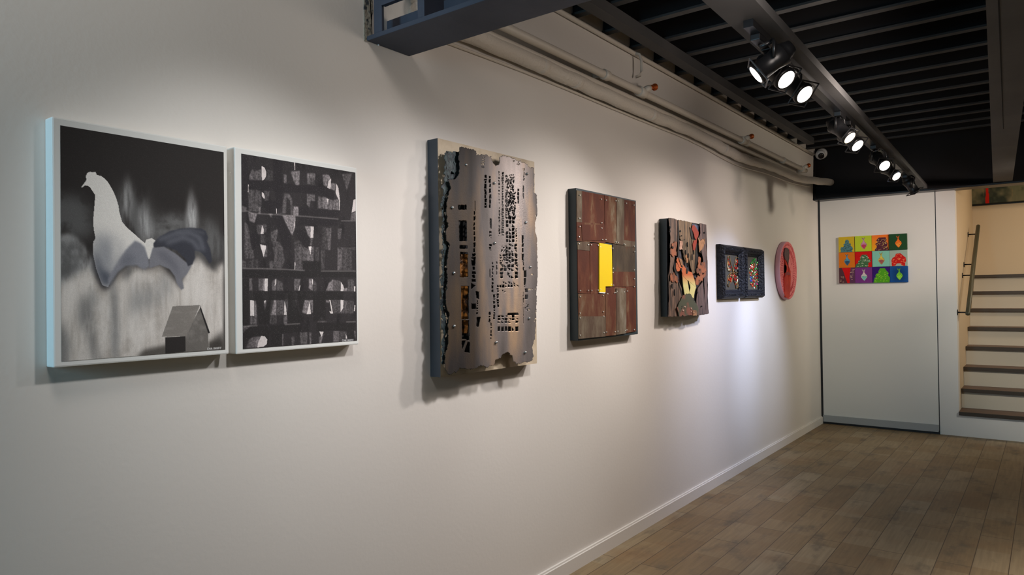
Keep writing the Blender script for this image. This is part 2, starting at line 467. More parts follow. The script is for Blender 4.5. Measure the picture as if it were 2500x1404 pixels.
# chipped filler on the wall beside the first post
M['chip'] = mat('chipped_plaster', rgb(150, 144, 130), .9, noise=(40, 5, rgb(60, 66, 70), .5, .6), bump=(60, .8, .01))
pp = []
for i in range(30):
    t = i/29; pp.append((1.725+rr.uniform(-.006, .006), 2.33+t*.55))
pp += [(1.69, 2.88), (1.688, 2.325)]
extrude_yz('plaster_edge', pp, 0, .004, M['chip'], nb, label='chipped plaster strip between wall and beam')
bm = bmesh.new()
for (y, z) in ((1.728, 2.352), (1.72, 2.346), (1.752, 2.326)):
    bmesh.ops.create_icosphere(bm, subdivisions=1, radius=.0035, matrix=Matrix.Translation((.007, y, z)))
bmesh.ops.translate(bm, verts=bm.verts, vec=-nb.location)
bm_obj('plaster_crumb', bm, M['wall'], nb)

# ------------------------------------------------------------------ pipes along the left wall
Y0 = 1.9
def wallpipe(name, ys_, zf, xf, r, m, label, extra=None):
    pts = [(xf(y), y, zf(y)) for y in ys_]
    root = empty(name, (pts[0][0], pts[0][1], pts[0][2]), label, 'pipe')
    tube_obj('pipe_run', pts, r, m, root, 16)
    return root
sp = wallpipe('sprinkler_pipe', np.linspace(Y0, 7.2, 12), lambda y: 2.575+.004*(y-2)/5, lambda y: .075, .021, M['pipe'],
              'white painted sprinkler pipe with couplings and copper heads along the wall')
def ring(parent, y, z, x, r, wd, m, name='coupling'):
    tube_obj(name, [(x, y-wd/2, z), (x, y-wd/2+.003, z), (x, y+wd/2-.003, z), (x, y+wd/2, z)], [r*.86, r, r, r*.86], m, parent, 16)
for y in (3.30, 4.92+.6, 5.62+.85):
    ring(sp, y, 2.576, .075, .028, .05, M['pipe'], 'pipe_clamp')
    box_obj('clamp_arm', (0.0, .055, y-.008, y+.008, 2.57, 2.6), M['pipe'], sp, bev=.002)
for i, y in enumerate((3.72, 5.42, 7.06)):
    ring(sp, y, 2.577, .075, .031, .075, M['pipe'], 'tee_fitting')
    t = tube_obj('tee_outlet', [(.075, y, 2.58), (.10, y+.03, 2.60), (.104, y+.045, 2.606)], .019, M['pipe'], sp, 12)
    h = tube_obj('sprinkler_head', [(.104, y+.045, 2.606), (.108, y+.060, 2.612), (.11, y+.072, 2.615), (.112, y+.086, 2.62), (.113, y+.09, 2.62), (.115, y+.10, 2.622)],
                 [.014, .016, .010, .010, .021, .021], M['brass'], sp, 10, label='copper coloured sprinkler head')
lp = wallpipe('water_pipe', np.linspace(Y0, 6.95, 12), lambda y: 2.532+.003*(y-2)/5, lambda y: .04, .016, M['pipe'],
              'slim white pipe tucked just below the sprinkler pipe')
def zduct(y):
    if y < 4.6: return 2.488+.004*math.sin(y*3)
    if y < 6.3: return 2.488-.030*(math.sin((y-4.6)/1.7*math.pi)**2)-.0*(y-4.6)
    if y > 6.9: return 2.488+.045*((y-6.9)/.9)**1.2
    return 2.488
dp = wallpipe('wrapped_pipe', np.linspace(Y0, 7.84, 90), lambda y: zduct(y)+.002*math.sin(y*23), lambda y: .045+.003*math.sin(y*17)+(.10*max(0, y-7.2)/.6 if y > 7.2 else 0), .036, M['wrap'],
              'thick white insulated pipe with wrinkled wrapping, lowest along the wall')
for i, y in enumerate((2.75, 3.05, 3.9, 5.1)):
    ring(dp, y, zduct(y), .046, .0375, .05, M['wrap'], 'wrap_band')
wallpipe('cable', np.linspace(Y0, 7.6, 70), lambda y: zduct(y)-.047-.01*math.sin(y*1.3), lambda y: .008, .0065, M['pipe'],
         'thin white cable fixed to the wall under the wrapped pipe')
cp = wallpipe('conduit', np.linspace(Y0, 7.72, 12), lambda y: 2.823, lambda y: .02, .013, M['pipe'],
              'thin white conduit along the top of the wall under the joists')
# hook hanging from the conduit
y, z = [float(a) for a in W(1553, 142, .02)]
hk = empty('hook', (.03, y, z), 'white J-shaped hook hanging below the conduit on the left wall', 'hook')
tube_obj('hook_body', [(.02, y-.03, z+.02), (.045, y-.01, z+.015), (.055, y, z-.02), (.055, y, z-.08), (.045, y-.004, z-.11), (.02, y-.01, z-.115)], .009, M['pipe'], hk, 10)

# ------------------------------------------------------------------ security camera on the header
cx_, cz_ = WY(2003, 376, 7.80)
sec = empty('security_camera', (cx_, 7.865, cz_), 'white turret security camera on the black header beside the left wall', 'camera')
tube_obj('camera_base', [(cx_, 7.865, cz_+.012), (cx_, 7.85, cz_+.012), (cx_, 7.82, cz_+.008)], [.055, .057, .045], M['white'], sec, 20)
bm = bmesh.new(); bmesh.ops.create_uvsphere(bm, u_segments=24, v_segments=16, radius=.05, matrix=Matrix.Translation((0, -.065, -.008)))
bm_obj('camera_ball', bm, M['white'], sec, True)
d = Vector((.35, -.8, -.45)).normalized(); c = Vector((0, -.065, -.008))
tube_obj('camera_lens', [sec.location+c+d*.036, sec.location+c+d*.051, sec.location+c+d*.053], [.032, .028, .02], M['glassdark'], sec, 20)

# ------------------------------------------------------------------ track and spotlights
trk = prism('lighting_track', [(1.095, 2.5), (1.13, 2.5), (1.03, 6.9), (.995, 6.9)], 2.345, 2.372, M['blackmetal'], None)
trk['label'] = 'slim black lighting track fixed under the wide ceiling beam'; trk['category'] = 'track'

def spot(px, py, nrm, lamp, label, col=(1, .86, .72), power=60, size=55, lensmat='lens', up=.0, rr_=.038, xx=None, blend=1, soft=.05):
    # stands under the track: x from the track line, y from the survey
    dz = 2.205
    d_ = fw + RT*(px-1250)/F - UP*(py-702)/F
    t_ = (dz-CAMZ)/d_[2]
    P = Vector((CAMX+d_[0]*t_, d_[1]*t_, dz))
    # nrm = (cosine of the lens to the line of sight, sideways and downward lean)
    vr = Vector(d_).normalized(); e1 = Vector(RT); e1 = (e1-vr*e1.dot(vr)).normalized(); e2 = vr.cross(e1).normalized()
    if e2.z > 0: e2 = -e2
    A = (-vr*nrm[0] + math.sqrt(1-nrm[0]**2)*(e1*nrm[1]+e2*nrm[2]).normalized()).normalized()
    piv = P - A*.075
    yt = piv.y; xt = 1.1125 - .1*(yt-2.5)/4.4
    root = empty('spotlight', (xt, yt, 2.345), label, 'spotlight', 'track spotlights')
    R0 = root.location
    box_obj('track_adapter', (xt-.018, xt+.018, yt-.06, yt+.06, 2.322, 2.345), M['blackmetal'], root, bev=.003)
    side = A.cross(Vector((0, 0, 1))).normalized()
    top = Vector((xt, yt, 2.322)); ytop = piv+Vector((0, 0, .075))
    tube_obj('stem', [top, Vector((xt, yt, 2.312)), ytop], .009, M['blackmetal'], root, 10)
    r = rr_
    # yoke
    bm = bmesh.new()
    pts = [piv-side*(r+.012), piv-side*(r+.014)+Vector((0, 0, .055)), ytop-side*.02, ytop+side*.02, piv+side*(r+.014)+Vector((0, 0, .055)), piv+side*(r+.012)]
    tube(bm, pts, .006, 8); bmesh.ops.translate(bm, verts=bm.verts, vec=-R0)
    bmesh.ops.recalc_face_normals(bm, faces=bm.faces)
    bm_obj('yoke', bm, M['blackmetal'], root, True)
    prof = [(-.085, .012), (-.083, .024), (-.06, .034), (-.045, .038), (-.043, .046), (.0, r), (.055, r), (.057, r+.006), (.072, r+.006), (.074, r)]
    tube_obj('lamp_housing', [piv+A*a for a, b in prof], [b for a, b in prof], M['blackmetal'], root, 24)
    # square accessory frame round the mouth
    u = side; v_ = A.cross(side).normalized(); q = r+.014
    bm = bmesh.new()
    cs = [piv+A*.066+u*sx*q+v_*sy*q for sx, sy in ((-1, -1), (1, -1), (1, 1), (-1, 1))]
    for i in range(4): tube(bm, [cs[i], cs[(i+1) % 4]], .003, 6)
    bmesh.ops.translate(bm, verts=bm.verts, vec=-R0); bm_obj('accessory_frame', bm, M['framewire'], root)
    lp_ = piv+A*.0745
    bm = bmesh.new(); tube(bm, [lp_, lp_+A*.002, lp_+A*.006], [r-.002, r-.004, r*.4], 24)
    bmesh.ops.recalc_face_normals(bm, faces=bm.faces)
    bmesh.ops.translate(bm, verts=bm.verts, vec=-R0); bm_obj('lens', bm, M[lensmat] if lamp else M['deadlens'], root, True)
    if lamp:
        L = bpy.data.lights.new('spotlight_beam', 'SPOT'); L.energy = power; L.color = col; L.spot_size = math.radians(size); L.spot_blend = blend
        L.shadow_soft_size = soft
        lo = bpy.data.objects.new('spotlight_beam', L); COL.objects.link(lo); lo.parent = root
        lo.location = lp_+A*.02-R0; lo.rotation_euler = A.to_track_quat('-Z', 'Y').to_euler()
    return root
M['framewire'] = mat('accessory_frame_metal', rgb(60, 60, 62), .3, .6)
WARM = (1.0, .875, .80)
OPP = (1, .88, .76)
spot(1845, 183, (.22, -.75, .66), True, 'nearest track spotlight, seen nearly edge-on and turned towards the left wall', (1, .9, .85), 12, 70, rr_=.037)
spot(1920, 195, (.58, .8, .6), True, 'second track spotlight from the viewer, big bright round face', OPP, 75, 85)
spot(1965, 231, (.6, .82, .57), True, 'third track spotlight from the viewer, lowest of the near cluster', OPP, 75, 85)
spot(2075, 337, (.45, .757, .65), True, 'track spotlight with a yellowish glowing face, first of the middle pair', (1, .80, .60), 55, 85, 'lenswarm', rr_=.035)
spot(2094, 356, (.55, .757, .65), True, 'white-faced track spotlight with a square frame, second of the middle pair', OPP, 60, 85, rr_=.036)
spot(2160, 405, (.75, .74, .67), True, 'track spotlight with a haze of glare, first of the far pair', OPP, 60, 85, rr_=.036)
spot(2189, 431, (.6, .77, .63), True, 'small lit track spotlight, second of the far pair', OPP, 50, 85, rr_=.033)
spot(2235, 470, (-.25, .55, .83), False, 'unlit black track spotlight at the far end in front of the door wall', rr_=.036)
# added unseen lamps, no fixtures built: they light walls, door and stairs
def lamp(loc, aim, pw, size, col=WARM, soft=.06):
    L = bpy.data.lights.new('unseen_lamp', 'SPOT'); L.energy = pw; L.color = col; L.spot_size = math.radians(size); L.spot_blend = 1; L.shadow_soft_size = soft
    lo = bpy.data.objects.new('unseen_lamp', L); COL.objects.link(lo); lo.location = loc
    lo.rotation_euler = (Vector(aim)-lo.location).to_track_quat('-Z', 'Y').to_euler()
lamp((3.1, 5.9, 2.3), (.7, 7.93, 1.85), 60, 60, (1, .82, .66))
lamp((2.6, 5.9, 2.3), (.75, 7.93, 1.95), 100, 36, (1, .80, .72))
lamp((3.0, 4.4, 2.3), (0, 6.5, 1.9), 40, 65, (1, .82, .68))
lamp((2.6, 7.0, 2.3), (0, 6.6, 1.2), 58, 90, (1, .92, .74))
lamp((1.28, 5.75, 2.25), (0, 6.0, 1.0), 118, 50, (.68, .76, 1.0))
lamp((1.28, 5.4, 2.25), (0, 5.0, 1.6), 26, 90, (1, .86, .81))
lamp((2.9, 5.0, 2.3), (2.3, 8.5, 1.0), 180, 50, (1, .92, .80))  # added to brighten the stair risers from the room side
# added wall-washing lamps and fills near the track, no fixtures built
lamp((1.12, 2.22, 2.3), (0, 1.9, 1.0), 50, 86, (1, .97, .98))
lamp((1.14, 3.42, 2.3), (0, 2.8, 1.02), 76, 86, (1, .94, .90))
lamp((1.12, 4.62, 2.3), (0, 4.05, .95), 74, 96, (1, .88, .82))
lamp((1.28, 5.57, 2.25), (0, 5.15, 1.0), 112, 60, (.52, .64, 1.0))
lamp((1.14, 1.30, 2.3), (0, 1.2, 1.38), 36, 62, (.98, .98, .98))
lamp((1.45, 3.75, 2.3), (0, 3.9, 2.3), 25, 170, (1, .86, .76), .15)  # wide added fill for the upper wall and pipes
lamp((1.2, .2, 3.6), (0, .6, 2.3), 62, 84, (1, .93, .87), .35)
lamp((1.5, 2.15, 2.3), (0, 2.6, 2.4), 13, 150, (1, .88, .80), .15)  # added fill for the wall band below the wrapped pipe
lamp((3.0, 5.5, 2.3), (.9, 7.93, .8), 46, 62, (.9, 1, .96))  # added fill for the lower part of the door
lamp((.9, 1.0, 3.2), (0, 1.9, 2.6), 9, 70, (1, .88, .8), .2)

# ================================================================== STAIRS
st = empty('staircase', (2.1, YB, .2), 'wooden-tread staircase climbing away behind the opening at the right', 'stairs')
for k in range(8):
    yk = 7.90+.27*k; zk = .235+.19*k
    dep = .31 if k < 7 else .2
    y0_ = yk if k else YB-.03
    bm = bmesh.new(); box(bm, 1.2405, 2.999, y0_+.012, min(yk+dep, 9.899), zk-.028, zk, bev=.003)
    bmesh.ops.translate(bm, verts=bm.verts, vec=-st.location)
    t = bm_obj('tread', bm, M['tread'], st)
    bm = bmesh.new(); box(bm, 1.2405, 2.999, y0_, y0_+.012, zk-.034, zk+.001, bev=.002)
    bmesh.ops.translate(bm, verts=bm.verts, vec=-st.location)
    bm_obj('nosing', bm, M['nosing'], t)
    if k: box_obj('riser', (1.2405, 2.999, yk+.035, yk+.05, zk-.19, zk-.028), M['riser'], st)
hr = empty('handrail', (1.245, 8.6, 1.6), 'olive-brown round handrail on brackets up the stair side wall', 'handrail')
tube_obj('rail', [(1.33, 7.88, 1.165), (1.33, 7.89, 1.168), (1.33, 9.34, 2.10), (1.33, 9.35, 2.107)], [.012, .020, .020, .012], M['rail'], hr, 18)
for y in (7.955, 8.52, 8.70, 9.24):
    z = 1.168+(y-7.89)*.643
    bm = bmesh.new()
    tube(bm, [(1.240, y, z-.03), (1.246, y, z-.03)], .028, 14); tube(bm, [(1.246, y, z-.03), (1.31, y, z-.03), (1.328, y, z-.012)], .007, 8)
    bmesh.ops.recalc_face_normals(bm, faces=bm.faces)
    bmesh.ops.translate(bm, verts=bm.verts, vec=-hr.location); bm_obj('bracket', bm, M['blackmetal'], hr, True)

# picture above the stairs
a = Art(1.235, 2.3, 2.385, 2.95, .006, (120, 112, 88), fn=lambda p: p)
nz = fbm(a.h, a.w, 60, 12, 5); n2 = fbm(a.h, a.w, 30, 25, 9)
a.c = np.array((50, 58, 46))*(1-nz[..., None])*1.6+np.array((150, 128, 96))*nz[..., None]
a.put(np.clip((n2-.5)*4, 0, 1), (34, 44, 38), .8)
a.put(np.clip((fbm(a.h, a.w, 50, 8, 31)-.6)*5, 0, 1), (190, 140, 90), .7)
a.poly([(1.37, 2.385), (1.405, 2.385), (1.40, 2.8), (1.385, 2.8)], (190, 30, 15), 0)
a.poly([(1.235, 2.385), (2.3, 2.385), (2.3, 2.402), (1.235, 2.402)], (28, 30, 26), 0)
sp_ = empty('painting', (1.77, 9.9, 2.37), 'dark green and ochre abstract painting with a red streak above the stairs', 'painting')
box_obj('canvas_edge', (1.242, 2.305, 9.868, 9.899, 2.378, 2.955), M['blackmetal'], sp_)
L0 = sp_.location
a.mesh('picture', lambda A, Z: (A-L0.x, np.full(A.shape, 9.866-L0.y), Z-L0.z), M['paint'], sp_, .9)
# light in the stairwell
L = bpy.data.lights.new('stair_lamp', 'AREA'); L.energy = 6; L.color = (1, .78, .52); L.size = .6
lo = bpy.data.objects.new('stair_lamp', L); COL.objects.link(lo); lo.location = (2.1, 9.0, 3.55)
L = bpy.data.lights.new('stair_lamp', 'AREA'); L.energy = 9; L.color = (1, .80, .56); L.size = .3
lo = bpy.data.objects.new('stair_lamp', L); COL.objects.link(lo); lo.location = (2.6, 8.4, 2.3); lo.rotation_euler = (Vector((1.6, 9.2, .9))-lo.location).to_track_quat('-Z', 'Y').to_euler()

# ================================================================== PICTURES ON THE LEFT WALL
def xpos(X, L0):
    return lambda A, Z: (np.full(A.shape, X-L0.x), A-L0.y, Z-L0.z)

def signature(a, x0, y0, dx, h, slope, text='CHAIMOFF', wd=.0011, col=215):
    G = {'C': [[(1, 0), (.2, 0), (0, .5), (.2, 1), (1, 1)]], 'H': [[(0, 0), (0, 1)], [(1, 0), (1, 1)], [(0, .5), (1, .5)]],
         'A': [[(0, 1), (.5, 0), (1, 1)], [(.2, .65), (.8, .65)]], 'I': [[(.5, 0), (.5, 1)]],
         'M': [[(0, 1), (0, 0), (.5, .7), (1, 0), (1, 1)]], 'O': [[(.3, 0), (0, .5), (.3, 1), (.7, 1), (1, .5), (.7, 0), (.3, 0)]],
         'F': [[(0, 1), (0, 0), (1, 0)], [(0, .5), (.8, .5)]]}
    for i, ch in enumerate(text):
        for s_ in G[ch]:
            a.line([(x0+i*dx+u*dx*.62, y0+(i*dx+u*dx*.62)*slope+v*h) for u, v in s_], wd, col)

# ---- 1. rooster canvas
XF = .045
rc = empty('canvas_painting', (0, .9, 1.24), 'black and white painting of a rooster above a tiny house, leftmost canvas', 'painting')
box_obj('stretched_canvas', (.0005, XF, .672, 1.127, 1.240, 1.847), M['canvas'], rc, bev=.004)
ya, zt = W(147, 306, XF+.001); yb_, _ = W(546, 367, XF+.001); _, zb = W(146.4, 883, XF+.001)
a = Art(float(ya), float(yb_), float(zb), float(zt), .0011, (42, 39, 38), XF+.001)
K = lambda pts: crop(80, 270, 2.064, pts)
H_, W_ = a.h, a.w
vs = fbm(H_, W_, 60, 7, 3, 5); cl = fbm(H_, W_, 45, 35, 8, 5); fine = np.random.RandomState(2).rand(H_, W_)
# dark smoke
a.poly(K([(137,430),(240,430),(300,520),(300,640),(137,640)]), 92, 14, .8, .8, cell=(40, 30))
a.poly(K([(400,430),(560,440),(620,560),(960,600),(962,770),(560,700),(440,600)]), 100, 14, .8, .75, 30, (60, 14))
a.poly(K([(450,400),(480,340),(505,420),(500,500),(470,545),(445,500)]), 150, 6, .8, .5, 16, (40, 8))
a.poly(K([(530,500),(575,490),(605,590),(610,650),(570,680),(540,600)]), 158, 6, .85, .5, 20, (50, 8))
a.poly(K([(765,590),(785,450),(800,420),(828,500),(835,600),(790,620)]), 172, 5, .9, .4, 20, (50, 6))
a.poly(K([(600,560),(700,520),(770,530),(780,600),(620,640)]), 110, 10, .7, .6, cell=(14, 20))
a.poly(K([(850,540),(900,560),(962,680),(962,770),(900,700)]), 92, 8, .8, .5, 14, (40, 10))
# left dome
a.poly(K([(137,630),(180,618),(235,650),(275,700),(300,745),(310,830),(250,900),(137,930)]), 150, 5, .9, .5, cell=(40, 14))
a.poly(K([(137,660),(200,650),(240,700),(235,790),(180,850),(137,850)]), 84, 8, .85, .4, cell=(20, 12))
# pale field
fld = [(137,890),(200,840),(285,795),(320,850),(345,905),(375,905),(440,820),(500,785),(560,800),(640,785),(700,840),(740,890),(790,770),(830,740),(880,790),(915,800),(962,765),(962,1208),(700,1226),(137,1266)]
a.poly(K(fld), (186, 180, 174), 4, 1, .06, 9, (60, 10))
fm = a.mask(K(fld), 6)
a.put(fm*np.clip((vs-.52)*3.2, 0, 1), (138, 130, 122), .4)
a.put(fm*np.clip((cl-.56)*3.4, 0, 1), (124, 116, 108), .5)
a.put(fm*np.clip((.40-vs)*4, 0, 1), (206, 202, 198), .6)
for P, c_, bb in (([(240,930),(290,930),(310,1060),(325,1200),(345,1255),(300,1250),(270,1130),(215,1030)], 98, 7),
               ([(137,1070),(170,1100),(190,1180),(180,1262),(137,1266)], 96, 7), ([(390,870),(425,900),(440,1080),(430,1245),(400,1245),(385,1050)], 120, 6),
               ([(470,790),(520,780),(480,850),(440,840)], 84, 4), ([(500,900),(640,880),(680,940),(580,1000),(480,1040)], 128, 10),
               ([(640,800),(700,850),(700,930),(650,900)], 120, 8), ([(880,740),(905,760),(935,810),(905,800)], 62, 3), ([(280,900),(320,900),(345,1010),(300,980)], 120, 7)):
    a.poly(K(P), c_, bb, .75, .3, bb*2, (50, 8))
for P in ([(150,900),(210,860),(240,1000),(200,1080),(150,1000)], [(330,930),(380,950),(380,1150),(340,1230)], [(480,1040),(600,1010),(640,1100),(560,1180),(470,1200)], [(740,900),(850,760),(900,860),(880,980),(760,980)], [(200,900),(280,830),(310,870),(260,930)]):
    a.poly(K(P), (205, 200, 195), 8, .6, .3, 16, (50, 10))
# rooster
roo = [(243,387),(258,368),(270,350),(268,330),(275,314),(290,308),(302,312),(316,308),(322,324),(345,330),(365,345),(382,365),(405,405),(420,440),(432,480),(436,510),(450,560),(475,590),(510,620),(545,652),(566,668),(572,650),(600,643),(618,655),(612,690),(598,730),(585,750),(540,700),(470,740),(410,815),(380,890),(350,880),(320,800),(303,720),(305,660),(316,645),(308,600),(304,560),(310,490),(315,425),(300,405),(290,388),(278,379),(262,378),(252,386)]
a.poly(K(roo), (205, 201, 196), 0)
m = a.mask(K(roo))
g1 = a.mask(K([(300,640),(350,615),(400,640),(450,700),(430,800),(380,900),(300,900)]), 16)
a.put(m*g1, (122, 124, 130), .8)
body = [(305,690),(330,740),(350,800),(400,825),(400,860),(376,893),(345,868),(320,800)]
a.poly(K(body), (72, 76, 86), 7, .9)
wing = [(405,800),(430,755),(470,700),(515,655),(545,668),(565,690),(585,745),(590,785),(560,802),(520,780),(470,782),(430,815),(385,880),(380,850)]
a.poly(K(wing), (118, 119, 126), 2)
a.poly(K([(430,760),(480,720),(520,740),(500,775),(450,785)]), (92, 94, 102), 8, .7)
a.poly(K([(400,650),(430,640),(450,700),(405,790)]), (188, 185, 182), 7, .8)
tail2 = [(588,745),(605,690),(660,685),(720,720),(780,770),(800,782),(780,820),(752,850),(762,895),(748,905),(725,870),(715,835),(690,800),(640,778),(588,795)]
a.poly(K(tail2), (112, 112, 118), 1)
a.poly(K([(620,700),(680,715),(730,780),(740,850),(700,790),(640,740)]), (90, 90, 98), 6, .7)
tail = [(606,668),(640,635),(690,608),(745,594),(800,590),(850,594),(872,608),(884,640),(878,660),(895,700),(905,760),(890,772),(868,735),(845,712),(815,705),(818,740),(805,775),(782,785),(770,750),(725,705),(660,685),(610,690)]
a.poly(K(tail), (54, 55, 62), 1)
for P in ([(640,650),(720,620),(790,615),(840,640),(860,700)], [(680,665),(760,640),(810,660),(835,700)]):
    a.line(K(P), .010, (106, 108, 116), 5, .7)
a.line(K([(720,610),(800,600),(860,618)]), .005, (92, 94, 100), 3, .6)
a.poly(K([(568,668),(600,645),(612,655),(596,700),(588,750),(580,735),(572,700)]), (200, 197, 192), 1)
# house
a.poly(K([(525,1240),(560,1205),(665,1182),(962,1160),(962,1208),(668,1228)]), (70, 66, 62), 5, .9)
a.poly(K([(870,1205),(900,1160),(962,1110),(962,1208)]), (58, 55, 52), 9, .95)
a.poly(K([(770,1132),(845,990),(884,1122),(883,1208),(770,1214)]), (98, 94, 90), 0, 1, .2, None, (14, 14))
a.poly(K([(650,1140),(705,986),(843,980),(776,1137)]), (118, 113, 108), 0, 1, .15, None, (10, 20))
a.poly(K([(843,979),(893,1120),(884,1124),(843,1000)]), (38, 36, 36), 0)
a.poly(K([(667,1142),(770,1137),(770,1214),(668,1226)]), (44, 41, 40), 0)
a.poly(K([(885,1122),(890,1122),(890,1190),(885,1200)]), (150, 145, 140), 1)
a.c += (fine[..., None]-.5)*10*(a.c/128)+(fine[..., None] > .95)*5
signature(a, 506.5, 849.8, 4.4, 4, -.06)
a.mesh('picture', xpos(XF+.001, rc.location), M['paint'], rc, 1.35)

# ---- 2. lettered canvas
lc = empty('canvas_painting', (0, 1.38, 1.24), 'canvas of overlapping black block letters, second from the left', 'painting')
box_obj('stretched_canvas', (.0005, XF, 1.150, 1.612, 1.237, 1.850), M['canvas'], lc, bev=.004)
ya, zt = W(589, 375, XF+.001); yb_, _ = W(867.5, 418, XF+.001); _, zb = W(587.5, 853, XF+.001)
a = Art(float(ya), float(yb_), float(zb), float(zt), .0011, (48, 45, 46), XF+.001)
H_, W_ = a.h, a.w
cl = fbm(H_, W_, 60, 20, 44, 4); st_ = fbm(H_, W_, 90, 5, 5, 4); fine = np.random.RandomState(5).rand(H_, W_); fine2 = blur(np.random.RandomState(6).rand(H_, W_), 1)
a.put(np.clip((cl-.5)*3, 0, 1), (34, 32, 33), .8)
A1 = lambda pts: crop(580, 370, 5.85, pts)
B1 = lambda pts: crop(580, 600, 5.2, pts)
def grain(P, tone, al=1.0, n=.45, b=1):
    m = a.mask(P, b)
    g = np.clip((fine2-.5)*5+.5, 0, 1)
    t = m*al
    base = np.array((tone, tone*.95, tone*.96))
    cc = base*(1-n)+base*n*2*(.6*st_[..., None]+.4*g[..., None])
    a.c = a.c*(1-t[..., None])+cc*t[..., None]
# mid grey see-through zones, row 1 and 2
for P, t in (([(165,350),(215,240),(240,290),(340,250),(345,415),(170,415)], 88), ([(150,540),(320,560),(345,700),(320,860),(160,850)], 78),
             ([(410,250),(500,280),(500,420),(400,430)], 66), ([(380,560),(460,560),(440,700),(380,700)], 74), ([(660,330),(700,330),(700,470),(665,470)], 96),
             ([(760,285),(890,275),(880,480),(840,490),(800,420)], 122), ([(990,310),(1110,310),(1105,400),(1030,470),(1000,465)], 110),
             ([(1030,380),(1105,380),(1100,480),(1040,475)], 66), ([(1215,330),(1300,330),(1330,380),(1270,500),(1225,480)], 118), ([(1490,320),(1640,310),(1560,560)], 84),
             ([(665,600),(740,605),(780,680),(800,900),(760,905),(750,700),(700,650),(690,880),(560,900),(560,830),(640,780)], 84), ([(800,780),(870,790),(868,915),(800,910)], 138),
             ([(990,600),(1105,600),(1105,710),(1040,700),(1030,800),(990,760)], 104), ([(1150,640),(1340,690),(1370,700),(1350,835),(1150,810)], 96),
             ([(1220,640),(1290,670),(1290,820),(1220,800)], 112), ([(1390,590),(1440,640),(1460,840),(1355,830)], 104), ([(1330,450),(1410,455),(1390,560),(1325,530)], 108),
             ([(60,770),(130,800),(130,850),(55,850)], 80), ([(1630,870),(1685,860),(1685,980),(1610,980)], 96), ([(150,860),(280,895),(240,1020),(170,990)], 116), ([(100,1000),(150,1050),(210,1404),(95,1404)], 86),
             ([(270,1050),(340,1040),(420,1040),(410,1150),(360,1180),(290,1180)], 78), ([(480,1150),(580,1100),(560,1240),(520,1390),(480,1250)], 88), ([(330,1190),(400,1200),(400,1310),(320,1310)], 64),
             ([(640,910),(825,915),(820,1090),(780,1200),(700,1050)], 128), ([(960,1065),(1050,1068),(1040,1235),(1005,1200)], 132), ([(1040,1240),(1075,1240),(1060,1350),(1030,1350)], 84), ([(1265,1090),(1340,1090),(1330,1404),(1290,1404)], 88),
             ([(1210,1070),(1260,1080),(1290,1404),(1200,1404)], 62), ([(1430,1100),(1490,1100),(1470,1250),(1430,1250)], 86), ([(810,1280),(890,1260),(940,1404),(810,1404)], 66), ([(1430,1370),(1685,1370),(1685,1404),(1430,1404)], 70),
             ([(545,1270),(600,1300),(660,1404),(540,1404)], 82), ([(300,790),(330,790),(330,890),(300,890)], 110), ([(440,885),(500,890),(480,945)], 120)):
    grain(A1(P), t, .85)
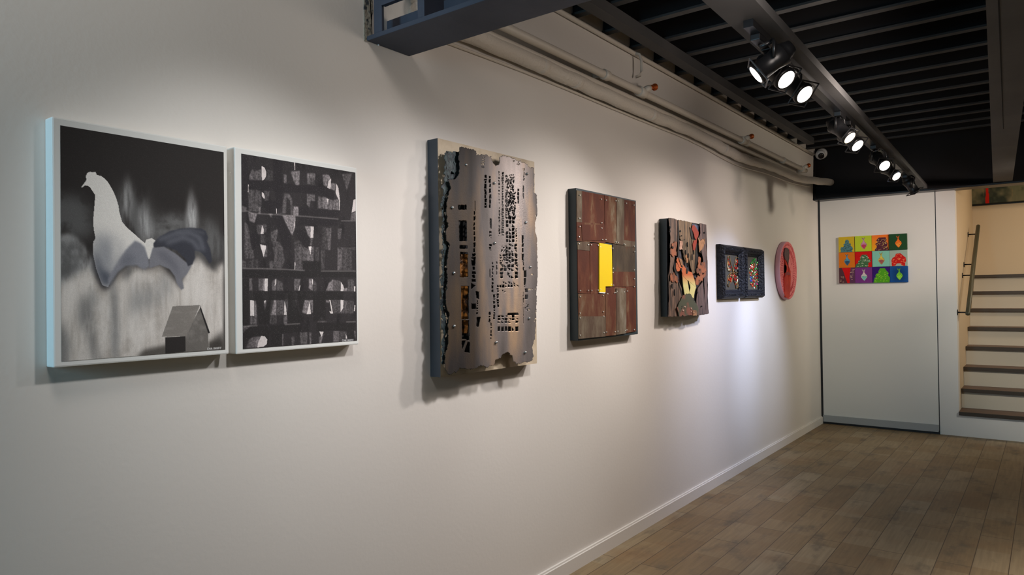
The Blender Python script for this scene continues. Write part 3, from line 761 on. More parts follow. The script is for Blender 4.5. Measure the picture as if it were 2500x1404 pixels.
for P, t in (([(90,0),(190,0),(215,160),(90,165)], 84), ([(300,0),(375,0),(375,140),(330,150)], 100), ([(440,20),(560,0),(600,180),(560,290),(440,280),(470,120)], 78), ([(725,30),(820,0),(830,310),(730,305)], 84),
             ([(820,20),(970,10),(968,195),(835,190)], 100), ([(980,20),(1030,20),(1030,190),(985,190)], 72), ([(1060,60),(1110,60),(1100,310),(1060,300)], 72), ([(1270,20),(1325,60),(1320,310),(1270,310)], 106), ([(1330,40),(1450,60),(1455,310),(1330,310)], 70),
             ([(50,180),(110,200),(110,280),(50,280)], 78), ([(130,180),(260,170),(260,280),(130,280)], 64), ([(400,200),(450,190),(450,290),(400,285)], 80),
             ([(150,415),(180,415),(190,580),(150,570)], 94), ([(265,415),(345,415),(345,575),(265,570)], 88), ([(320,430),(350,420),(350,575),(320,570)], 130), ([(440,450),(490,415),(490,575),(440,575)], 100), ([(500,430),(570,470),(580,575),(500,575)], 76),
             ([(720,420),(800,420),(780,575),(720,570)], 96), ([(905,420),(955,420),(955,575),(905,540)], 140), ([(960,430),(1005,470),(1000,620),(960,640)], 76), ([(1120,580),(1160,470),(1215,425),(1215,575)], 124), ([(1215,430),(1310,450),(1310,575),(1215,575)], 86),
             ([(1350,540),(1395,535),(1390,575),(1350,575)], 120), ([(1400,430),(1480,430),(1480,580),(1400,580)], 76), ([(140,580),(190,590),(215,690),(140,690)], 80), ([(250,590),(390,580),(390,680),(260,680)], 70), ([(440,590),(490,590),(490,680),(430,680)], 74),
             ([(600,600),(640,600),(640,860),(600,760)], 78), ([(690,590),(760,600),(740,780),(700,760)], 78), ([(860,600),(955,600),(955,680),(840,680)], 64),
             ([(210,700),(240,700),(245,890),(210,890)], 104), ([(330,700),(370,690),(360,860),(330,760)], 84), ([(430,690),(495,690),(490,885),(405,885)], 128), ([(500,690),(590,690),(585,880),(500,880)], 84), ([(850,690),(960,690),(930,760),(900,870),(820,850)], 124), ([(930,700),(960,700),(955,850),(935,850)], 110),
             ([(1120,690),(1165,690),(1160,725),(1125,722)], 124), ([(1190,690),(1310,690),(1310,860),(1210,860)], 76), ([(1345,690),(1390,700),(1390,860),(1310,860)], 84), ([(1390,700),(1475,700),(1475,860),(1390,860)], 68),
             ([(160,890),(245,890),(245,1000),(160,1000)], 88), ([(410,890),(495,890),(495,990),(410,990)], 66), ([(585,885),(630,885),(630,995),(585,995)], 100), ([(1010,970),(1060,900),(1140,970)], 104), ([(50,1030),(180,1010),(90,1090),(50,1120)], 92),
             ([(130,1250),(145,1180),(240,1150),(300,1145),(240,1290),(110,1300)], 86), ([(230,1180),(290,1150),(260,1290),(225,1290)], 116), ([(790,1100),(890,1100),(880,1255),(800,1255)], 86), ([(910,1100),(935,1100),(935,1250),(915,1250)], 104), ([(1035,1160),(1095,1120),(1060,1240),(1035,1240)], 104),
             ([(1215,1080),(1290,1075),(1285,1220),(1215,1225)], 94), ([(1290,1080),(1390,1090),(1380,1215),(1290,1220)], 74), ([(1480,1080),(1497,1080),(1497,1200)], 120), ([(570,1120),(580,1120),(575,1270),(565,1270)], 120), ([(680,1160),(720,1150),(720,1270),(690,1270)], 80)):
    grain(B1(P), t, .85)
# black bars of the letters
for P in ([(155,405),(520,420),(860,480),(980,480),(1240,500),(1380,580),(1440,680),(1380,690),(1230,630),(860,590),(560,570),(155,530)], [(380,720),(560,700),(640,780),(640,880),(390,880)], [(880,800),(1480,850),(1430,940),(880,900)],
          [(60,60),(150,60),(140,760),(60,760)], [(500,60),(640,70),(640,800),(560,760),(520,500)], [(870,930),(1430,970),(1430,1060),(900,1050)], [(500,900),(620,905),(760,1200),(770,1404),(660,1404),(600,1200)], [(170,1160),(300,1180),(330,1330),(230,1404),(200,1404)], [(820,1120),(960,1100),(1040,1290),(1000,1404),(860,1240)]):
    a.poly(A1(P), (41, 38, 40), 1, .8)
for P in ([(140,578),(490,572),(950,575),(1345,575),(1345,682),(140,692)], [(820,195),(1060,195),(1060,310),(830,305)], [(45,310),(1497,320),(1497,400),(45,405)], [(220,600),(300,575),(330,700),(340,820),(420,610),(480,600),(400,1000),(270,1000)],
          [(60,420),(145,420),(145,1010),(45,1030)], [(640,590),(700,580),(790,880),(830,900),(800,990),(640,990)], [(960,600),(1120,590),(1120,960),(960,960)], [(90,1080),(180,1010),(380,1020),(410,1100),(400,1290),(375,1290),(375,1190),(340,1150),(200,1150),(120,1210),(90,1300),(50,1300)], [(410,1010),(780,1000),(780,1100),(410,1120)], [(1000,980),(1497,975),(1480,1080),(1130,1080),(1000,1090)], [(1380,1080),(1470,1090),(1490,1205),(1420,1210)],
          [(790,600),(880,575),(850,700),(820,800),(780,790)], [(420,1110),(560,1120),(560,1280),(420,1290)]):
    a.poly(B1(P), (40, 38, 38), 1, .78)
# crisp pale counters
for P in ([(343,205),(385,230),(410,290),(405,360),(380,400),(350,415),(343,300)], [(345,575),(375,600),(390,650),(380,680),(350,640)], [(1335,385),(1330,520),(1322,535),(1280,515),(1300,420)], [(1412,460),(1440,520),(1450,600),(1462,700),(1455,840),(1447,840),(1450,700),(1400,590)],
          [(1270,670),(1300,680),(1290,750)], [(1655,690),(1685,680),(1685,850),(1630,870)], [(350,1050),(375,1110),(370,1175),(330,1180)], [(320,1325),(405,1345),(395,1404),(340,1404)], [(800,1125),(825,930),(820,1060),(775,1190)], [(1045,1068),(1090,1070),(1080,1235),(1040,1235)], [(1015,1355),(1055,1355),(1050,1404),(1020,1404)], [(150,470),(158,470),(155,580),(148,580)], [(552,815),(560,815),(560,885),(552,885)], [(810,150),(822,150),(822,260),(812,270)]):
    a.poly(A1(P), (205, 196, 194), 0, .92, .1)
for P in ([(345,415),(382,415),(382,575),(345,575)], [(300,0),(358,0),(358,40),(330,142),(305,50)], [(905,12),(938,12),(925,118)], [(160,695),(210,695),(212,890),(160,890)], [(335,700),(358,695),(348,740)], [(595,700),(615,780),(625,880),(590,880)], [(915,710),(932,865),(878,868)], [(1165,690),(1180,690),(1212,860),(1180,862),(1165,830),(1190,835),(1180,760)], [(1308,690),(1345,690),(1340,790),(1308,845)], [(1312,460),(1340,500),(1350,545),(1345,575),(1310,575)], [(1478,515),(1495,515),(1495,580),(1478,580)], [(1485,750),(1495,760),(1490,830),(1478,830)],
          [(1038,1090),(1092,1090),(1068,1160)], [(300,1145),(345,1150),(378,1190),(370,1250),(330,1280),(250,1292),(265,1220)], [(1375,1120),(1402,1210),(1375,1215)], [(480,430),(490,420),(490,480),(470,520)], [(790,500),(798,505),(785,572),(772,572)], [(725,210),(735,215),(730,300),(722,300)], [(945,430),(957,430),(955,500),(945,470)]):
    a.poly(B1(P), (206, 198, 196), 0, .92, .1)
for P in ([(50,855),(150,850),(200,880),(500,900),(870,920),(1200,945),(1440,965)], [(1480,990),(1685,990)]): a.line(A1(P), .002, (190, 182, 180), 1, .55)
for P in ([(50,285),(180,290),(300,290),(600,300),(850,315)], [(1060,322),(1497,322)], [(50,1025),(250,1015)], [(600,1000),(790,990)], [(1380,968),(1497,965)]): a.line(B1(P), .002, (185, 178, 175), 1, .6)
a.c += (fine[..., None]-.5)*12+(fine[..., None] > .985)*30
a.poly(B1([(1325,1180),(1480,1175),(1480,1212),(1325,1218)]), (44, 42, 44), 1, .7)
signature(a, 835.5, 829.3, 3.6, 4, -.03, wd=.0011)
a.mesh('picture', xpos(XF+.001, lc.location), M['paint'], lc, 1.3)

# ---- 3. cut steel over board
XB = .055
ml = empty('metal_picture', (0, 2.33, 1.08), 'cream board overlaid with a ragged, pierced dark steel sheet', 'artwork')
YL, YR = 2.010, 2.66
box_obj('backing_board', (.0005, XB, YL, YR, 1.083, 2.02), [M['darkside'], M['cream']], ml, bev=0)
bd = ml.children[0].data
for p in bd.polygons:
    if p.normal.x > .9: p.material_index = 1
def sheet(name, plane, y0, y1, z0, z1, res, keepfn, prof, thick, m, label=None):
    """a metal sheet with real holes: cells of a fine grid are kept or cut away"""
    w = int((y1-y0)/res); h = int((z1-z0)/res)
    Y, Z = np.meshgrid(y0+(np.arange(w)+.5)*res, z1-(np.arange(h)+.5)*res)
    keep = keepfn(Y, Z)
    gy = y0+np.arange(w+1)*res; gz = z1-np.arange(h+1)*res
    GY, GZ = np.meshgrid(gy, gz)
    rs = np.random.RandomState(3)
    GY = GY+(rs.rand(*GY.shape)-.5)*res*.55; GZ = GZ+(rs.rand(*GZ.shape)-.5)*res*.55
    X = prof(GY, GZ)
    V1 = np.stack([X, GY, GZ], -1).reshape(-1, 3); V0 = V1.copy(); V0[:, 0] -= thick
    nV = len(V1); idx = np.arange((h+1)*(w+1)).reshape(h+1, w+1)
    a_, b_, c_, d_ = idx[:-1, :-1], idx[1:, :-1], idx[1:, 1:], idx[:-1, 1:]
    k = keep
    F1 = np.stack([a_[k], b_[k], c_[k], d_[k]], -1)
    F2 = np.stack([a_[k], d_[k], c_[k], b_[k]], -1)+nV
    kp = np.pad(k, 1)
    S = []
    for sl, (p, q) in (((slice(0, -2), slice(1, -1)), (d_, a_)), ((slice(2, None), slice(1, -1)), (b_, c_)), ((slice(1, -1), slice(0, -2)), (a_, b_)), ((slice(1, -1), slice(2, None)), (c_, d_))):
        e = k & ~kp[sl]
        S.append(np.stack([q[e], p[e], p[e]+nV, q[e]+nV], -1))
    Fq = np.concatenate([F1, F2]+S)
    V = np.concatenate([V1, V0])
    used = np.unique(Fq); rm = np.zeros(len(V), int); rm[used] = np.arange(len(used))
    V = V[used]; Fq = rm[Fq]
    L0 = ml.location; V = V-np.array(L0)
    me = bpy.data.meshes.new(name)
    me.vertices.add(len(V)); me.vertices.foreach_set('co', V.ravel())
    me.loops.add(Fq.size); me.loops.foreach_set('vertex_index', Fq.ravel().astype(np.int32))
    me.polygons.add(len(Fq)); me.polygons.foreach_set('loop_start', np.arange(0, Fq.size, 4, dtype=np.int32)); me.polygons.foreach_set('loop_total', np.full(len(Fq), 4, np.int32))
    me.update(calc_edges=True); me.validate()
    n1 = len(F1)
    sm = np.zeros(len(me.polygons), bool); sm[:n1] = True
    me.polygons.foreach_set('use_smooth', sm)
    o = link(name, me, m, ml)
    if label: o['label'] = label
    return o

XS = .105
Q1 = lambda pts: crop(1050, 340, 4.681, pts)
Q2 = lambda pts: crop(1050, 620, 4.389, pts)
def yz(pts, x): return [tuple(float(v) for v in W(p[0], p[1], x)) for p in pts]
def ragged(pts, x, seed, amp, step=.006):
    """follow a traced outline but break it into small random notches"""
    P = yz(pts, x); out = []; r = random.Random(seed)
    for i in range(len(P)):
        (y1, z1), (y2, z2) = P[i], P[(i+1) % len(P)]
        n = max(1, int(math.hypot(y2-y1, z2-z1)/step))
        for k in range(n):
            t = k/n; out.append((y1+(y2-y1)*t+(r.uniform(-amp, amp) if k else 0), z1+(z2-z1)*t+(r.uniform(-amp, amp) if k else 0)))
    return out
outline = Q1([(335,92),(430,105),(520,130),(525,178),(620,180),(700,195),(705,240),(750,305),(800,270),(805,200),(850,190),(930,210),(1000,240),(1100,280),(1135,320),(1185,330),(1183,610),(1215,640),(1220,800),(1222,860),(1195,950),(1195,1050),(1218,1130),(1225,1404)]) \
    + Q2([(1150,150),(1135,420),(1135,620),(1120,900),(1090,1000),(1105,1100),(1080,1150),(1000,1165),(940,1180),(900,1150),(890,1090),(840,1050),(790,1070),(760,1120),(700,1140),(690,1190),(600,1215),(540,1190),(480,1225),(400,1240),(320,1215),(290,1260),(200,1290),(170,1240),(165,1100),(200,960),(195,780),(210,640),(180,560),(175,440),(190,300),(185,100)]) \
    + Q1([(210,1300),(225,1200),(190,1160),(185,1050),(215,1000),(190,850),(195,720),(215,610),(240,560),(215,480),(290,450),(325,400),(330,300),(325,180)])
rg = random.Random(11)
holes = []
def hrect(Qf, x0, y0, x1, y1, jit=0):
    p = [(x0, y0), (x1, y0), (x1, y1), (x0, y1)]
    holes.append(yz(Qf([(a_+rg.uniform(-jit, jit), b_+rg.uniform(-jit, jit)) for a_, b_ in p]), XS))
def dashes(Qf, xc, y0, y1, wd, gap=(6, 16), ln=(8, 40), jit=4):
    y = y0
    while y < y1:
        l_ = rg.uniform(*ln); hrect(Qf, xc-wd/2*rg.uniform(.6, 1.2), y, xc+wd/2*rg.uniform(.6, 1.2), min(y+l_, y1), jit)
        y += l_+rg.uniform(*gap)
def cluster(Qf, x0, y0, x1, y1, n, s=(6, 22), slant=0):
    for _ in range(n):
        x = rg.uniform(x0, x1); y = rg.uniform(y0, y1); w_ = rg.uniform(*s)*.7; h_ = rg.uniform(*s)
        holes.append(yz(Qf([(x, y), (x+w_, y+rg.uniform(-6, 4)), (x+w_*rg.uniform(.5, 1), y+h_), (x-rg.uniform(0, 4), y+h_*rg.uniform(.6, 1))]), XS))
def lattice(Qf, x0, y0, x1, y1, nx, ny, fill=.75):
    """an opening crossed by thin slanting struts"""
    cw = (x1-x0)/nx; ch = (y1-y0)/ny
    for i in range(nx):
        for j in range(ny):
            if rg.random() > fill: continue
            x = x0+i*cw; y = y0+j*ch; j1, j2, j3, j4 = [rg.uniform(2, 6) for _ in range(4)]
            if rg.random() < .5: P = [(x+j1, y+j2), (x+cw-j3, y+j4), (x+cw-j1, y+ch-j2)] if rg.random() < .5 else [(x+j1, y+j2), (x+cw-j3, y+ch-j4), (x+j4, y+ch-j2)]
            else: P = [(x+j1, y+j2), (x+cw-j3, y+j4), (x+cw-j2, y+ch-j1), (x+j4, y+ch-j3)]
            holes.append(yz(Qf(P), XS))
dashes(Q1, 632, 410, 600, 26, ln=(18, 50)); dashes(Q1, 632, 600, 780, 26, ln=(30, 60), gap=(4, 8)); dashes(Q1, 685, 425, 790, 22, ln=(20, 60))
dashes(Q1, 604, 225, 330, 40, ln=(10, 20)); dashes(Q1, 692, 905, 1020, 26, ln=(110, 120)); dashes(Q1, 690, 1050, 1130, 30, ln=(14, 30)); dashes(Q1, 688, 1200, 1270, 28, ln=(20, 24))
dashes(Q1, 505, 705, 820, 9, ln=(100, 120)); dashes(Q1, 500, 820, 1404, 24, ln=(20, 60), gap=(12, 22))
dashes(Q1, 792, 365, 740, 12, ln=(10, 24), gap=(10, 24)); dashes(Q1, 795, 780, 960, 16, ln=(20, 40)); dashes(Q1, 795, 985, 1100, 18, ln=(16, 34)); dashes(Q1, 836, 375, 800, 22, ln=(8, 26), gap=(6, 12)); dashes(Q1, 836, 800, 1100, 30, ln=(8, 26), gap=(5, 10))
cluster(Q1, 865, 400, 960, 620, 80, (7, 22)); cluster(Q1, 865, 600, 975, 900, 150, (9, 26)); lattice(Q1, 870, 880, 975, 1180, 3, 7, .9); lattice(Q1, 865, 1195, 1000, 1404, 4, 6, .9); cluster(Q1, 815, 1200, 880, 1404, 24, (8, 20)); dashes(Q1, 990, 1020, 1180, 16)
dashes(Q1, 1010, 565, 730, 16, ln=(14, 50)); dashes(Q1, 1072, 335, 470, 14, ln=(14, 30)); dashes(Q1, 1064, 530, 680, 6, ln=(60, 80)); dashes(Q1, 1060, 1100, 1404, 20, ln=(30, 90))
hrect(Q1, 318, 752, 410, 806); hrect(Q1, 325, 930, 412, 1166, 2); hrect(Q1, 333, 1212, 420, 1252); hrect(Q1, 340, 1290, 420, 1404)
hrect(Q2, 318, 0, 400, 250, 3); hrect(Q2, 330, 345, 410, 700, 2); hrect(Q2, 335, 712, 412, 915, 3); holes.append(yz(Q2([(335,930),(380,925),(340,1030)]), XS)); holes.append(yz(Q2([(395,945),(420,945),(420,1062),(360,1050)]), XS)); holes.append(yz(Q2([(380,860),(415,850),(415,925),(385,930)]), XS))
dashes(Q2, 460, 0, 300, 40, ln=(20, 60)); holes.append(yz(Q2([(430,310),(480,340),(435,380)]), XS)); holes.append(yz(Q2([(480,400),(522,405),(520,490),(490,470)]), XS)); hrect(Q2, 440, 535, 485, 590, 5); dashes(Q2, 500, 500, 660, 18, ln=(10, 24)); holes.append(yz(Q2([(490,680),(538,678),(515,782),(490,780)]), XS))
dashes(Q2, 640, 160, 270, 8, ln=(80, 100)); dashes(Q2, 670, 90, 420, 20, ln=(12, 34)); dashes(Q2, 715, 80, 230, 12, ln=(14, 50)); lattice(Q2, 745, 0, 945, 110, 6, 4, .9); lattice(Q2, 750, 110, 950, 265, 5, 4, .8); lattice(Q2, 745, 295, 955, 362, 7, 2, .95)
dashes(Q2, 730, 340, 580, 26, ln=(8, 24)); cluster(Q2, 770, 385, 805, 410, 4); dashes(Q2, 688, 440, 700, 20, ln=(10, 40)); dashes(Q2, 637, 620, 740, 26, ln=(16, 40)); dashes(Q2, 655, 745, 915, 18, ln=(14, 40))
lattice(Q2, 722, 655, 955, 745, 6, 3, .85); lattice(Q2, 722, 775, 955, 830, 6, 1, 1); hrect(Q2, 835, 632, 950, 658, 6)
dashes(Q2, 1000, 0, 180, 12, ln=(40, 80)); dashes(Q2, 1015, 180, 350, 26, ln=(60, 90)); hrect(Q2, 1015, 370, 1078, 388); hrect(Q2, 1018, 388, 1045, 412); hrect(Q2, 1015, 440, 1045, 485); dashes(Q2, 998, 400, 750, 5, ln=(60, 90)); cluster(Q2, 1010, 530, 1065, 610, 8, (8, 26))
hrect(Q2, 1080, 212, 1100, 228); hrect(Q2, 1085, 372, 1096, 384); hrect(Q2, 1118, 372, 1130, 384); cluster(Q1, 1185, 860, 1215, 1010, 9, (8, 20)); cluster(Q1, 950, 235, 1030, 285, 8, (6, 16)); cluster(Q2, 1100, 600, 1130, 760, 7, (6, 18)); cluster(Q1, 560, 180, 670, 205, 6, (6, 14)); cluster(Q2, 300, 1215, 780, 1240, 22, (6, 18))
out_r = ragged(outline, XS, 5, .0035, .007)
def keep(Y, Z):
    k = inpoly(Y, Z, out_r)
    for h in holes:
        ys_ = [p[0] for p in h]; zs_ = [p[1] for p in h]
        sel = (Y > min(ys_)) & (Y < max(ys_)) & (Z > min(zs_)) & (Z < max(zs_))
        if sel.any():
            i, j = np.where(sel); s0, s1, t0, t1 = i.min(), i.max()+1, j.min(), j.max()+1
            k[s0:s1, t0:t1] &= ~inpoly(Y[s0:s1, t0:t1], Z[s0:s1, t0:t1], h)
    return k
def wave(Y, Z):
    u = (Y-1.98)/.72
    return XS+.003*np.sin(u*9.4-.6)+.0006*np.sin(u*23+Z*2)
oy = [p[0] for p in out_r]; oz = [p[1] for p in out_r]

def steel_mat():
    m, nt, b = new_mat('weathered_cut_steel'); N = nt.nodes.new; L = nt.links
    tc = N('ShaderNodeTexCoord'); sep = N('ShaderNodeSeparateXYZ'); L.new(tc.outputs['Object'], sep.inputs[0])
    mp = N('ShaderNodeMapping'); mp.inputs['Scale'].default_value = (1, 3.2, .8); L.new(tc.outputs['Object'], mp.inputs[0])
    n = N('ShaderNodeTexNoise'); n.inputs['Scale'].default_value = 3.2; n.inputs['Detail'].default_value = 4; L.new(mp.outputs[0], n.inputs['Vector'])
    r = N('ShaderNodeValToRGB'); e = r.color_ramp.elements
    e[0].position = .3; e[0].color = rgb(72, 68, 66); e[1].position = .72; e[1].color = rgb(128, 108, 88)
    k = r.color_ramp.elements.new(.5); k.color = rgb(92, 86, 84)
    L.new(n.outputs['Fac'], r.inputs['Fac'])
    # highlight painted in: brighter, more metallic middle fading to dark edges
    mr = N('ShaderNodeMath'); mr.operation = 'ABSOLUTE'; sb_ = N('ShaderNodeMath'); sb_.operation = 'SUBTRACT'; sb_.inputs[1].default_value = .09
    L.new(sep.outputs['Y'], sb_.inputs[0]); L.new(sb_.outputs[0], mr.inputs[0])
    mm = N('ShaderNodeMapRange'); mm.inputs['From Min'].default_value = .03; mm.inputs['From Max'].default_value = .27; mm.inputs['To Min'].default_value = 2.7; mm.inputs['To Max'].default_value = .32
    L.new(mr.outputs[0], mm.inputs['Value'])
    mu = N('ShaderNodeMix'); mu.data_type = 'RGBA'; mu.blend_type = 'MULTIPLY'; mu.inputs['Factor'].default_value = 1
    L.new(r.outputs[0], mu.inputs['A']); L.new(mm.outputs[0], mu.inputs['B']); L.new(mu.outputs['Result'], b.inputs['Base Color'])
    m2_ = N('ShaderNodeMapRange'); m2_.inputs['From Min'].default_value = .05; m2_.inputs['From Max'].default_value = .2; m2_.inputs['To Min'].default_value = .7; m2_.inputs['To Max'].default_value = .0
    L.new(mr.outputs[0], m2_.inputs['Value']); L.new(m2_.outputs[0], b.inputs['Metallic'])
    b.inputs['Roughness'].default_value = .5; b.inputs['Specular IOR Level'].default_value = .12
    n2 = N('ShaderNodeTexNoise'); n2.inputs['Scale'].default_value = 160; n2.inputs['Detail'].default_value = 3; L.new(tc.outputs['Object'], n2.inputs['Vector'])
    bp = N('ShaderNodeBump'); bp.inputs['Strength'].default_value = .3; bp.inputs['Distance'].default_value = .002
    L.new(n2.outputs['Fac'], bp.inputs['Height']); L.new(bp.outputs[0], b.inputs['Normal'])
    return m
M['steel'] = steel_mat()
M['lace'] = mat('blue_black_torn_metal', rgb(52, 66, 68), .55, .1, noise=(60, 4, rgb(24, 30, 36), .42, .6), bump=(90, .5, .005))
M['interior'] = mat('dark_underlayer', rgb(50, 46, 46), .5, noise=(9, 3, rgb(26, 26, 30), .4, .6))
M['gold'] = mat('rusty_gold_leaf', rgb(150, 98, 44), .35, .4, noise=(30, 5, rgb(60, 40, 26), .48, .6), bump=(60, .6, .006))
M['rivet'] = mat('bright_rivet', rgb(170, 168, 165), .3, .8)
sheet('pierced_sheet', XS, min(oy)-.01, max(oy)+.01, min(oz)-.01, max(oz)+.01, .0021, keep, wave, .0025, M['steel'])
lace = ragged(Q1([(165,155),(215,140),(330,140),(335,450),(240,560),(240,1404)]) + Q2([(215,0),(210,600),(215,760),(205,980),(180,1180),(125,1185),(120,1010),(135,900),(112,760),(125,640),(105,520),(120,420),(112,300),(130,120),(125,0)]) + Q1([(125,1404),(140,1150),(125,1050),(140,900),(110,790),(120,720),(140,620),(120,560),(160,470),(150,380),(165,300)]), .085, 9, .006, .008)
ly = [p[0] for p in lace]; lz = [p[1] for p in lace]
rs_ = np.random.RandomState(8)
def keep2(Y, Z):
    k = inpoly(Y, Z, lace)
    nz_ = fbm(Y.shape[0], Y.shape[1], 7, 5, 77, 3)
    return k & ~((nz_ > .68) & (Y < min(ly)+.09))
sheet('torn_underlayer', .085, min(ly), max(ly), min(lz), max(lz), .0022, keep2, lambda Y, Z: .088+.0015*np.sin(Y*70)+.0015*np.sin(Z*60), .003, M['lace'], 'blue-black torn edge showing at the left')
L0 = ml.location
box_obj('inner_panel', (XB, XB+.012, 2.07, 2.58, 1.16, 1.95), M['interior'], ml)
gq = yz(Q2([(315,0),(405,0),(405,850),(325,850)]), XB+.02)
extrude_yz('gilded_strip', gq, XB+.012, XB+.02, M['gold'], ml, label='rusty gilded strip seen through the slots')
for (px, py) in Q1([(745,500),(1118,395),(750,1185),(1105,950),(420,290),(265,778)])+Q2([(265,203),(268,773),(718,948),(1082,140),(1070,690),(1030,1055)]):
    y_, z_ = [float(v) for v in W(px, py, XS+.008)]
    bm = bmesh.new(); bmesh.ops.create_uvsphere(bm, u_segments=10, v_segments=6, radius=.006, matrix=Matrix.Translation(Vector((XS+.004+.0*y_, y_, z_))-L0))
    bm_obj('rivet', bm, M['rivet'], ml, True)
    bm = bmesh.new(); tube(bm, [(XB, y_, z_), (XS-.004, y_, z_)], .004, 8); bmesh.ops.translate(bm, verts=bm.verts, vec=-L0); bm_obj('standoff', bm, M['blackmetal'], ml)

# ---- 4. rusty patchwork
XP = .05
rw = empty('metal_picture', (0, 3.36, 1.165), 'patchwork of rusty metal plates with a bright yellow plate in the middle', 'artwork')
box_obj('backing_box', (.0005, XP, 3.03, 3.68, 1.165, 1.941), M['tealside'], rw, bev=.003)
def rust_mat(name, c1, c2, c3, seed):
    m, nt, b = new_mat(name); N = nt.nodes.new; L = nt.links
    tc = N('ShaderNodeTexCoord'); mp = N('ShaderNodeMapping'); mp.inputs['Location'].default_value = (seed, seed*1.7, seed*.3); mp.inputs['Scale'].default_value = (1, 3, 1.1)
    L.new(tc.outputs['Object'], mp.inputs[0])
    n = N('ShaderNodeTexNoise'); n.inputs['Scale'].default_value = 4; n.inputs['Detail'].default_value = 6; n.inputs['Roughness'].default_value = .62
    L.new(mp.outputs[0], n.inputs['Vector'])
    r = N('ShaderNodeValToRGB'); e = r.color_ramp.elements
    e[0].position = .42; e[0].color = c1; e[1].position = .70; e[1].color = c3; q = e.new(.57); q.color = c2
    L.new(n.outputs['Fac'], r.inputs['Fac']); L.new(r.outputs[0], b.inputs['Base Color'])
    b.inputs['Roughness'].default_value = .75; b.inputs['Specular IOR Level'].default_value = .25
    n2 = N('ShaderNodeTexNoise'); n2.inputs['Scale'].default_value = 90; L.new(tc.outputs['Object'], n2.inputs['Vector'])
    bp = N('ShaderNodeBump'); bp.inputs['Strength'].default_value = .3; bp.inputs['Distance'].default_value = .002
    L.new(n2.outputs['Fac'], bp.inputs['Height']); L.new(bp.outputs[0], b.inputs['Normal'])
    return m
R1 = rust_mat('rust_brown', rgb(76, 38, 26), rgb(90, 48, 31), rgb(116, 92, 68), 1)
R2 = rust_mat('rust_grey', rgb(82, 66, 54), rgb(104, 92, 76), rgb(128, 120, 106), 4)
R3 = rust_mat('rust_streaked', rgb(82, 42, 28), rgb(98, 66, 46), rgb(122, 110, 90), 8)
R4 = rust_mat('rust_olive', rgb(62, 52, 42), rgb(76, 65, 52), rgb(96, 58, 38), 12)
K4 = lambda pts: crop(1370, 440, 3.19, pts)
plates = [([(160,84),(340,118),(337,342),(162,328)], R1, 0), ([(122,78),(163,85),(163,330),(122,325)], R2, 1), ([(338,116),(440,138),(438,498),(344,480)], R3, 1), ([(434,138),(492,150),(490,505),(434,498)], R2, 2),
          ([(490,150),(577,166),(577,482),(490,472)], R1, 0), ([(122,325),(338,340),(345,492),(122,472)], R3, 1), ([(160,345),(336,348),(336,470),(165,468)], R1, 2), ([(128,480),(224,478),(228,884),(132,880)], R1, 0), ([(128,480),(222,478),(222,550),(130,540)], R2, 1),
          ([(224,490),(300,494),(300,884),(228,884)], R1, 1), ([(400,498),(576,505),(577,715),(404,712)], R4, 0), ([(490,466),(577,478),(577,520),(492,516)], R2, 1), ([(404,712),(577,714),(580,826),(404,832)], R3, 1), ([(345,830),(508,832),(508,888),(347,886)], R1, 0),
          ([(135,884),(346,886),(347,1060),(136,1062)], R3, 1), ([(136,1060),(346,1060),(348,1216),(137,1236)], R2, 2), ([(346,884),(434,884),(434,1206),(349,1214)], R3, 2), ([(430,842),(508,840),(508,1192),(432,1204)], R2, 3), ([(506,828),(583,822),(584,1176),(507,1190)], R1, 1)]
for P, m_, lv in plates:
    x1 = XP+.004+.002*lv
    extrude_yz('metal_plate', yz(K4(P), x1), XP if lv == 0 else XP+.0022+.002*(lv-1), x1, m_, rw)
M['yellow'] = mat('yellow_enamel', rgb(226, 194, 12), .42, noise=(30, 3, rgb(226, 190, 20), .55, .7))
extrude_yz('yellow_plate', yz(K4([(298,488),(394,505),(397,600),(400,826),(346,827),(346,873),(298,871)]), XP+.012), XP+.006, XP+.012, M['yellow'], rw, label='bright yellow enamelled plate')
extrude_yz('white_strip', yz(K4([(298,872),(346,874),(344,881),(298,879)]), XP+.012), XP+.006, XP+.0115, M['white'], rw)
nm = bpy.data.meshes.new('nail'); bm = bmesh.new(); bmesh.ops.create_uvsphere(bm, u_segments=8, v_segments=6, radius=.0036); bm.to_mesh(nm); bm.free(); nm.materials.append(mat('nail_head', rgb(225, 222, 210), .35, .3))
L0 = rw.location
for px, py in K4([(145,117),(143,297),(314,148),(351,156),(426,161),(445,163),(508,180),(567,194),(316,332),(316,373),(145,361),(140,441),(322,463),(347,463),(427,483),(443,485),(490,498),(500,501),(569,515),(572,556),(141,495),(212,502),(234,504),(288,507),(402,530),(405,687),(404,719),(570,700),(570,768),(569,830),(150,860),(212,859),(238,859),(287,857),(407,818),(434,866),(516,864),(149,906),(327,899),(361,885),(416,878),(424,876),(491,871),(148,1036),(329,1024),(149,1074),(331,1060),(149,1208),(333,1187),(353,1184),(420,1181),(441,1177),(500,1171),(511,1167),(569,1163),(305,520),(386,530),(390,812),(306,850)]):
    y_, z_ = W(px, py, XP+.010)
    o = bpy.data.objects.new('nail', nm); COL.objects.link(o); o.parent = rw; o.location = Vector((XP+.0105, float(y_), float(z_)))-L0

